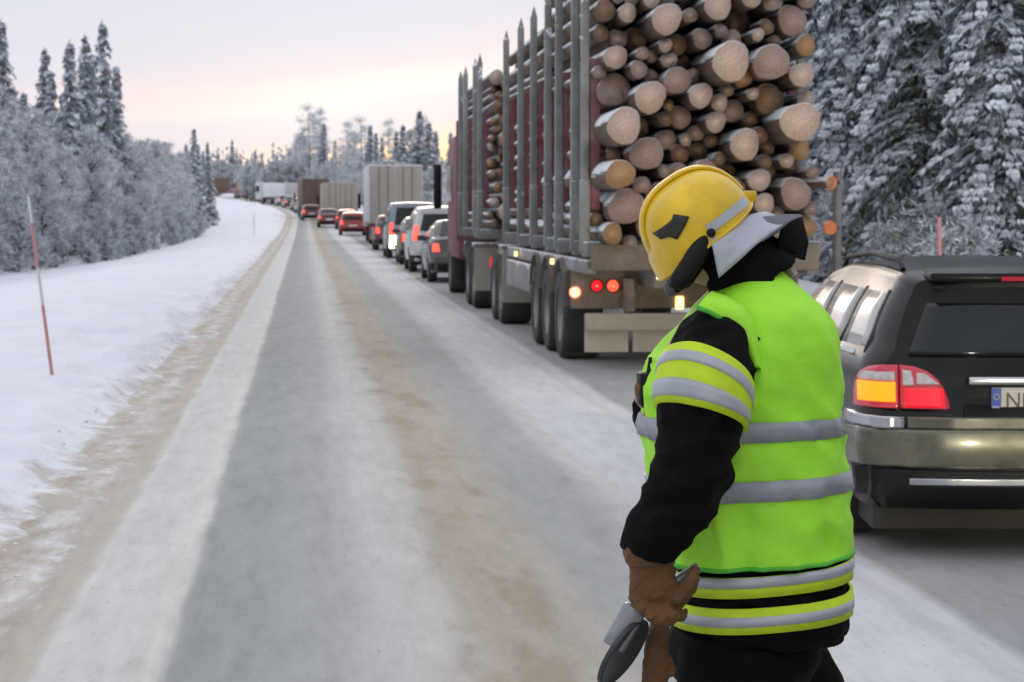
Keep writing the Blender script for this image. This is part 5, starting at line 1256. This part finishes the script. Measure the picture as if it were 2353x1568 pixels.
    hpatch(em, 'side_plate', 'emblem', .004); hpatch(em, 'side_plate', 'emblem', .004, side=1)
    for sd in (-1, 1):
        rows = []
        for f in np.linspace(-.112, .006, 16): rows.append([hs(float(f), u, sd, .0025) for u in (.003, .012, .024)])
        m = MB(); m.add([p[:] for r in rows for p in r], [(i*3+k, i*3+k+1, (i+1)*3+k+1, (i+1)*3+k) for i in range(15) for k in range(2)]); m.build('reflective_strip', 'silver_l', hel, 180)
    # ridge moulding over the crown, brim edge, rear screw cap
    m = MB(); pts = []
    for q in np.linspace(.12, PI-.12, 26): pts.append(hc+F*(A_*math.copysign(abs(math.cos(q))**(2/E_), math.cos(q)))+U*(C_*abs(math.sin(q))**(2/E_)+.007))
    m.tube(pts, (.007, .020), 10, ref=U); m.build('crown_ridge', 'helmet', hel, 60)
    m = MB(); rim = vs[:nu]; m.tube(rim+[rim[0]], .0038, 6); m.build('rim_edging', 'helmet', hel, 60)
    a = conv(1700, 474)
    m = MB(); c0 = hc-F*(A_-.002)+U*.012; m.box(c0.x-.012, c0.x+.022, c0.y-.03, c0.y+.03, c0.z-.012, c0.z+.014, bev=.005); m.build('rear_clip', 'helmet', hel, 40)
    for sd in (-1, 1):
        p = hs(.004, .004, sd, .0); m = MB(); m.lathe([(-sd*.0, .010), (sd*.005, .010), (sd*.008, .007), (sd*.009, .001)], (p.x, p.y, p.z), 'y', 18); m.build('pivot_knob', 'plastic', hel, 40)
        m = MB(); m.tube([hs(-.03, -.0, sd, -.004), pp(1618, 600, sd*.095), pp(1590, 640, sd*.075), pp(1575, 656, sd*.03)], (.008, .003), 8); m.build('chin_strap', 'jacket', hel, 60)
    # --- black face guard / ear piece hanging from the helmet side
    for sd in (-1, 1):
        m = MB(); d = sd*.112
        m.tube([pp(1622, 536, d*.95), pp(1607, 575, d), pp(1584, 612, d), pp(1562, 645, d*.98), pp(1548, 664, d*.9)], [(.016, .014), (.024, .018), (.024, .018), (.024, .017), (.016, .013)], 14, ref=(-1, 0, 0))
        bake(m, .006, 'plastic', 'face_guard_arm', hel, 0, 6, 3)
    m = MB(); m.tube([pp(1556, 655, -.108), pp(1540, 662, -.05), pp(1536, 664, 0), pp(1540, 662, .05), pp(1556, 655, .108)], (.020, .010), 10); m.build('face_guard', 'plastic', hel, 60)
    # --- neck cloth: silver outside, grey below, draped from the rear rim down over the collar
    def cloth(lines, nm, mt, th=.004, nu_=14):
        """lines: rows of control points (photo x, y, depth)"""
        rows = []
        for ln in lines:
            P = [pp(*q) for q in ln]; k = len(P)-1; r = []
            for i in range(nu_+1):
                t_ = i/nu_*k; a = min(int(t_), k-1); f = t_-a
                p0, p1, p2, p3 = P[max(a-1, 0)], P[a], P[a+1], P[min(a+2, k)]
                r.append(.5*((2*p1)+(p2-p0)*f+(2*p0-5*p1+4*p2-p3)*f*f+(3*p1-p0-3*p2+p3)*f**3))
            rows.append(r)
        dense = []
        for i in range(len(rows)-1):
            for s_ in range(4): dense.append([rows[i][k].lerp(rows[i+1][k], s_/4) for k in range(nu_+1)])
        dense.append(rows[-1]); n = nu_+1
        vs = []
        for i, r in enumerate(dense):
            for k, p in enumerate(r): vs.append(p+Vector((0, 1, 0))*(.004*mnoise.noise(p*22)))
        fs = [(i*n+k, i*n+k+1, (i+1)*n+k+1, (i+1)*n+k) for i in range(len(dense)-1) for k in range(n-1)]
        me = bpy.data.meshes.new(nm); me.from_pydata([v_[:] for v_ in vs], [], fs); o = link(nm, me, mt, hel, 180)
        s = o.modifiers.new('t', 'SOLIDIFY'); s.thickness = th; return o
    for sd in (1, -1):
        e = -sd
        cloth([[(1632, 548, .118*e), (1668, 524, .112*e), (1706, 500, .090*e), (1740, 492, .055*e), (1760, 490, .0)],
               [(1640, 585, .122*e), (1682, 556, .122*e), (1724, 528, .104*e), (1766, 512, .066*e), (1792, 502, .0)],
               [(1652, 640, .128*e), (1700, 598, .134*e), (1742, 560, .120*e), (1792, 524, .078*e), (1836, 496, .0)]], 'neck_cloth', 'shroud', .004)
        cloth([[(1700, 520, .100*e), (1740, 503, .070*e), (1795, 496, .036*e), (1838, 494, .0)],
               [(1752, 556, .112*e), (1786, 534, .088*e), (1818, 510, .050*e), (1842, 500, .0)]], 'neck_cloth_upper_fold', 'shroud_d', .003)
        cloth([[(1800, 520, .070*e), (1820, 508, .045*e), (1838, 500, .0)],
               [(1790, 550, .075*e), (1822, 552, .050*e), (1853, 556, .0)],
               [(1784, 574, .070*e), (1815, 586, .045*e), (1845, 598, .0)]], 'neck_cloth_lining', 'jacket', .006)
    # pale inner collar showing behind the neck
    c = MB(); c.tube([pp(1768, 575, .02), pp(1790, 602, .02), pp(1808, 632, .02)], [(.060, .016), (.085, .020), (.085, .020)], 14, ref=(0, 1, 0)); c.build('collar_lining', 'flap', PR, 60)
    # --- gloves
    def glove(name, fn, parent):
        m = MB()
        fn(m); return bake(m, .0040, 'leather', name, parent, .0035, 34, 2)
    d = -.27
    def near(m):
        m.tube([pp(1496, 1238, d), pp(1494, 1270, d), pp(1494, 1296, d)], [(.060, .056), (.060, .054), (.052, .044)], 18, ref=(-1, 0, 0))   # cuff
        m.tube([pp(1496, 1285, d), pp(1500, 1322, d), pp(1504, 1362, d-.01), pp(1506, 1376, d-.012)], [(.046, .036), (.052, .035), (.051, .032), (.040, .026)], 18, ref=(-1, 0, 0))   # palm
        # four fingers of different length bending under the handle, thumb up along it
        for i, (x0, y0, r, L) in enumerate(((1458, 1374, .0120, 1.0), (1482, 1390, .0128, 1.15), (1507, 1398, .0125, 1.06), (1531, 1394, .0110, .84))):
            a = pp(x0, y0, d-.020); b = pp(x0+14, y0+22*L, d-.034); c = pp(x0+34, y0+30*L, d-.008); e = pp(x0+44, y0+14*L, d+.026)
            m.tube([pp(x0+5, y0-46, d-.016), a, b, c, e], [r*1.15, r*1.15, r*1.08, r, r*.8], 10)
        m.tube([pp(1528, 1362, d-.012), pp(1556, 1372, d-.022), pp(1580, 1346, d-.026), pp(1596, 1312, d-.024), pp(1600, 1303, d-.022)], [.022, .019, .0165, .0145, .010], 12)   # thumb
        m.tube([pp(1540, 1398, d-.004), pp(1568, 1376, d+.006), pp(1590, 1348, d+.010), pp(1602, 1326, d+.010)], [.017, .015, .013, .009], 10)
    glove('glove', near, PR)
    def farh(m):
        e = .03
        m.tube([pp(1512, 922, .07), pp(1500, 908, .05), pp(1488, 896, e)], [(.040, .034), (.044, .030), (.040, .026)], 14)
        for i, (dx, dy, r, L) in enumerate(((-4, -16, .0115, 1.0), (-8, -5, .0125, 1.1), (-8, 7, .012, 1.0), (-4, 18, .011, .8))):
            m.tube([pp(1492+dx*.5, 900+dy*.8, e), pp(1480+dx, 893+dy, e-.015), pp(1478+dx, 895+dy, e-.035*L), pp(1486+dx, 900+dy, e-.050*L)], [r*1.1, r, r, r*.8], 10)
        m.tube([pp(1500, 890, e+.01), pp(1488, 876, e-.01), pp(1482, 872, e-.03)], [.015, .013, .009], 10)
    glove('glove', farh, PR)
    # spare: lower gauntlet hanging behind the disc
    def hang(m):
        m.tube([pp(1520, 1405, -.20), pp(1512, 1460, -.19), pp(1506, 1520, -.185), pp(1504, 1570, -.18)], [(.018, .02), (.026, .022), (.029, .022), (.030, .020)], 14, ref=(-1, 0, 0))
        for i in range(4): m.tube([pp(1484+i*14, 1560, -.18), pp(1482+i*14, 1590, -.18), pp(1484+i*14, 1610+(8 if i in (1, 2) else 0), -.178)], [.010, .0095, .007], 8)
        m.tube([pp(1532, 1510, -.18), pp(1545, 1535, -.178), pp(1546, 1556, -.176)], [.012, .010, .007], 8)
    g = MB(); hang(g); o = bake(g, .0055, 'leather', 'spare_glove', None, .003, 40, 3); o.location = PR.location; prop(o, 'spare brown leather glove hanging below the hand beside the black trousers', 'glove')
    # --- what is held: a signal disc on a grey tube
    sdp = thing('signal_disc', 'grey-tubed dark signal disc held pointing down in the brown glove', 'signal disc', PR.location)
    a, b = pp(1604, 1304, d+.028), pp(1448, 1408, d+.004)
    m = MB(); m.tube([a, b], .0125, 14); m.build('handle', 'torch', sdp, 60)
    b0, b1 = pp(1462, 1394, d+.0), pp(1408, 1488, d-.01)
    m = MB(); ax = (b1-b0); m.tube([b0, b0+ax*.06, b0+ax*.9, b1], [.020, .0265, .0265, .024], 20); m.build('tube', 'torch', sdp, 40)
    c = pp(1432, 1500, d+.012); long_ = (pp(1392, 1562, d)-pp(1478, 1430, d)).normalized(); wide = Vector((-.83, 0, .55))*.5+Vector((0, -.86, 0)); wide = (wide-long_*wide.dot(long_)).normalized(); nrm = long_.cross(wide)
    m = MB(); n = 40
    rings = [[c+(long_*math.cos(2*PI*k/n)*r+wide*math.sin(2*PI*k/n)*r)+nrm*h for k in range(n)] for r, h in ((.001, .004), (.074, .004), (.080, .0065), (.085, .004), (.085, -.004), (.080, -.0065), (.074, -.004), (.001, -.004))]
    vs = [p for r in rings for p in r]; m.add([p[:] for p in vs], [(i*n+k, i*n+(k+1) % n, (i+1)*n+(k+1) % n, (i+1)*n+k) for i in range(7) for k in range(n)]); m.build('disc', 'disc', sdp, 40)
    # --- radio held at the chest by the far hand
    rd = thing('radio', 'small black hand radio with a reddish strap at the vest front', 'radio', PR.location)
    c = pp(1478, 886, .0); m = MB(); m.box(c.x-.012, c.x+.024, c.y-.03, c.y+.03, c.z-.045, c.z+.03, bev=.007); m.build('case', 'plastic', rd, 40)
    m = MB(); m.tube([(c.x+.01, c.y-.015, c.z+.025), (c.x+.014, c.y-.015, c.z+.065)], [.006, .004], 8); m.build('aerial', 'plastic', rd, 60)
    m = MB(); m.tube([(c.x+.005, c.y-.034, c.z-.03), (c.x+.0, c.y-.036, c.z-.065), (c.x+.015, c.y-.03, c.z-.09)], .006, 8); m.build('strap', 'pole_red', rd, 60)
build_person()
# ------------------------------------------------------------------ roadside poles
def snow_pole(name, label, x0, y0, top, bands, r=.0165, group='red and white snow poles'):
    """bands: list of (fraction along from base, material)"""
    b = Vector((x0, y0, gz(x0, y0)-.1)); t = Vector(top); o = bpy.data.objects.new(name, None); COL.objects.link(o); o.location = b
    prop(o, label, 'snow pole', group); d = t-b
    for (f0, f1, mt, nm) in bands:
        m = MB(); m.tube([d*f0, d*(f0+f1)*.5, d*f1], [r*(1-.25*f0), r*(1-.25*(f0+f1)/2), r*(1-.25*f1)], 12); m.build(nm, mt, o, 60)
p = at(122, 860, 21.2)
for k in range(30):
    Y = 21.2+k*.0
b = at(122, 862, 20.9); tp = at(65, 452, 20.9)
snow_pole('snow_pole', 'leaning red and white snow pole in the bank left of the road', b.x, 20.9, tp, [(0, .02, 'pole_red', 'lower_band'), (.02, .42, 'pole_red', 'red_band'), (.42, .62, 'pole_white', 'white_band'), (.62, .86, 'pole_red', 'red_band'), (.86, 1, 'pole_white', 'tip')])
tp = at(2158, 500, 24.0)
snow_pole('snow_pole', 'red-tipped snow pole standing behind the roof of the black estate car', tp.x+.03, 24.0, tp, [(0, .62, 'pole_white', 'white_band'), (.62, 1, 'pole_red', 'red_band')], .032)
tp = at(583, 492, 118); snow_pole('snow_pole', 'faint distant snow pole in the white bank near the bend', tp.x+.02, 118, tp, [(0, .5, 'pole_white', 'white_band'), (.5, 1, 'pole_red', 'red_band')], .02)
# grey sign post behind the right side of the load, with two orange reflectors
c = at(1925, 395, 30.0); x = c.x; o = thing('marker_post', 'grey roadside post with two orange reflectors right of the load', 'post', (x, 30.0, gz(x, 30)))
m = MB(); m.tube([(0, 0, -.2), (0, 0, c.z-gz(x, 30))], .06, 10); m.build('post', 'alu', o, 60)
for py in (420, 524):
    q = at(1907, py, 29.9); m = MB(); m.lathe([(-.02, .001), (-.02, .085), (.0, .095), (.03, .095)], (q.x-x, -.12, q.z-gz(x, 30)), 'y', 20); m.build('reflector', 'orange_refl_glow', o, 60)
    m = MB(); m.box(q.x-x, .0, -.09, -.065, q.z-gz(x, 30)-.02, q.z-gz(x, 30)+.02); m.build('bracket', 'plastic', o, None)
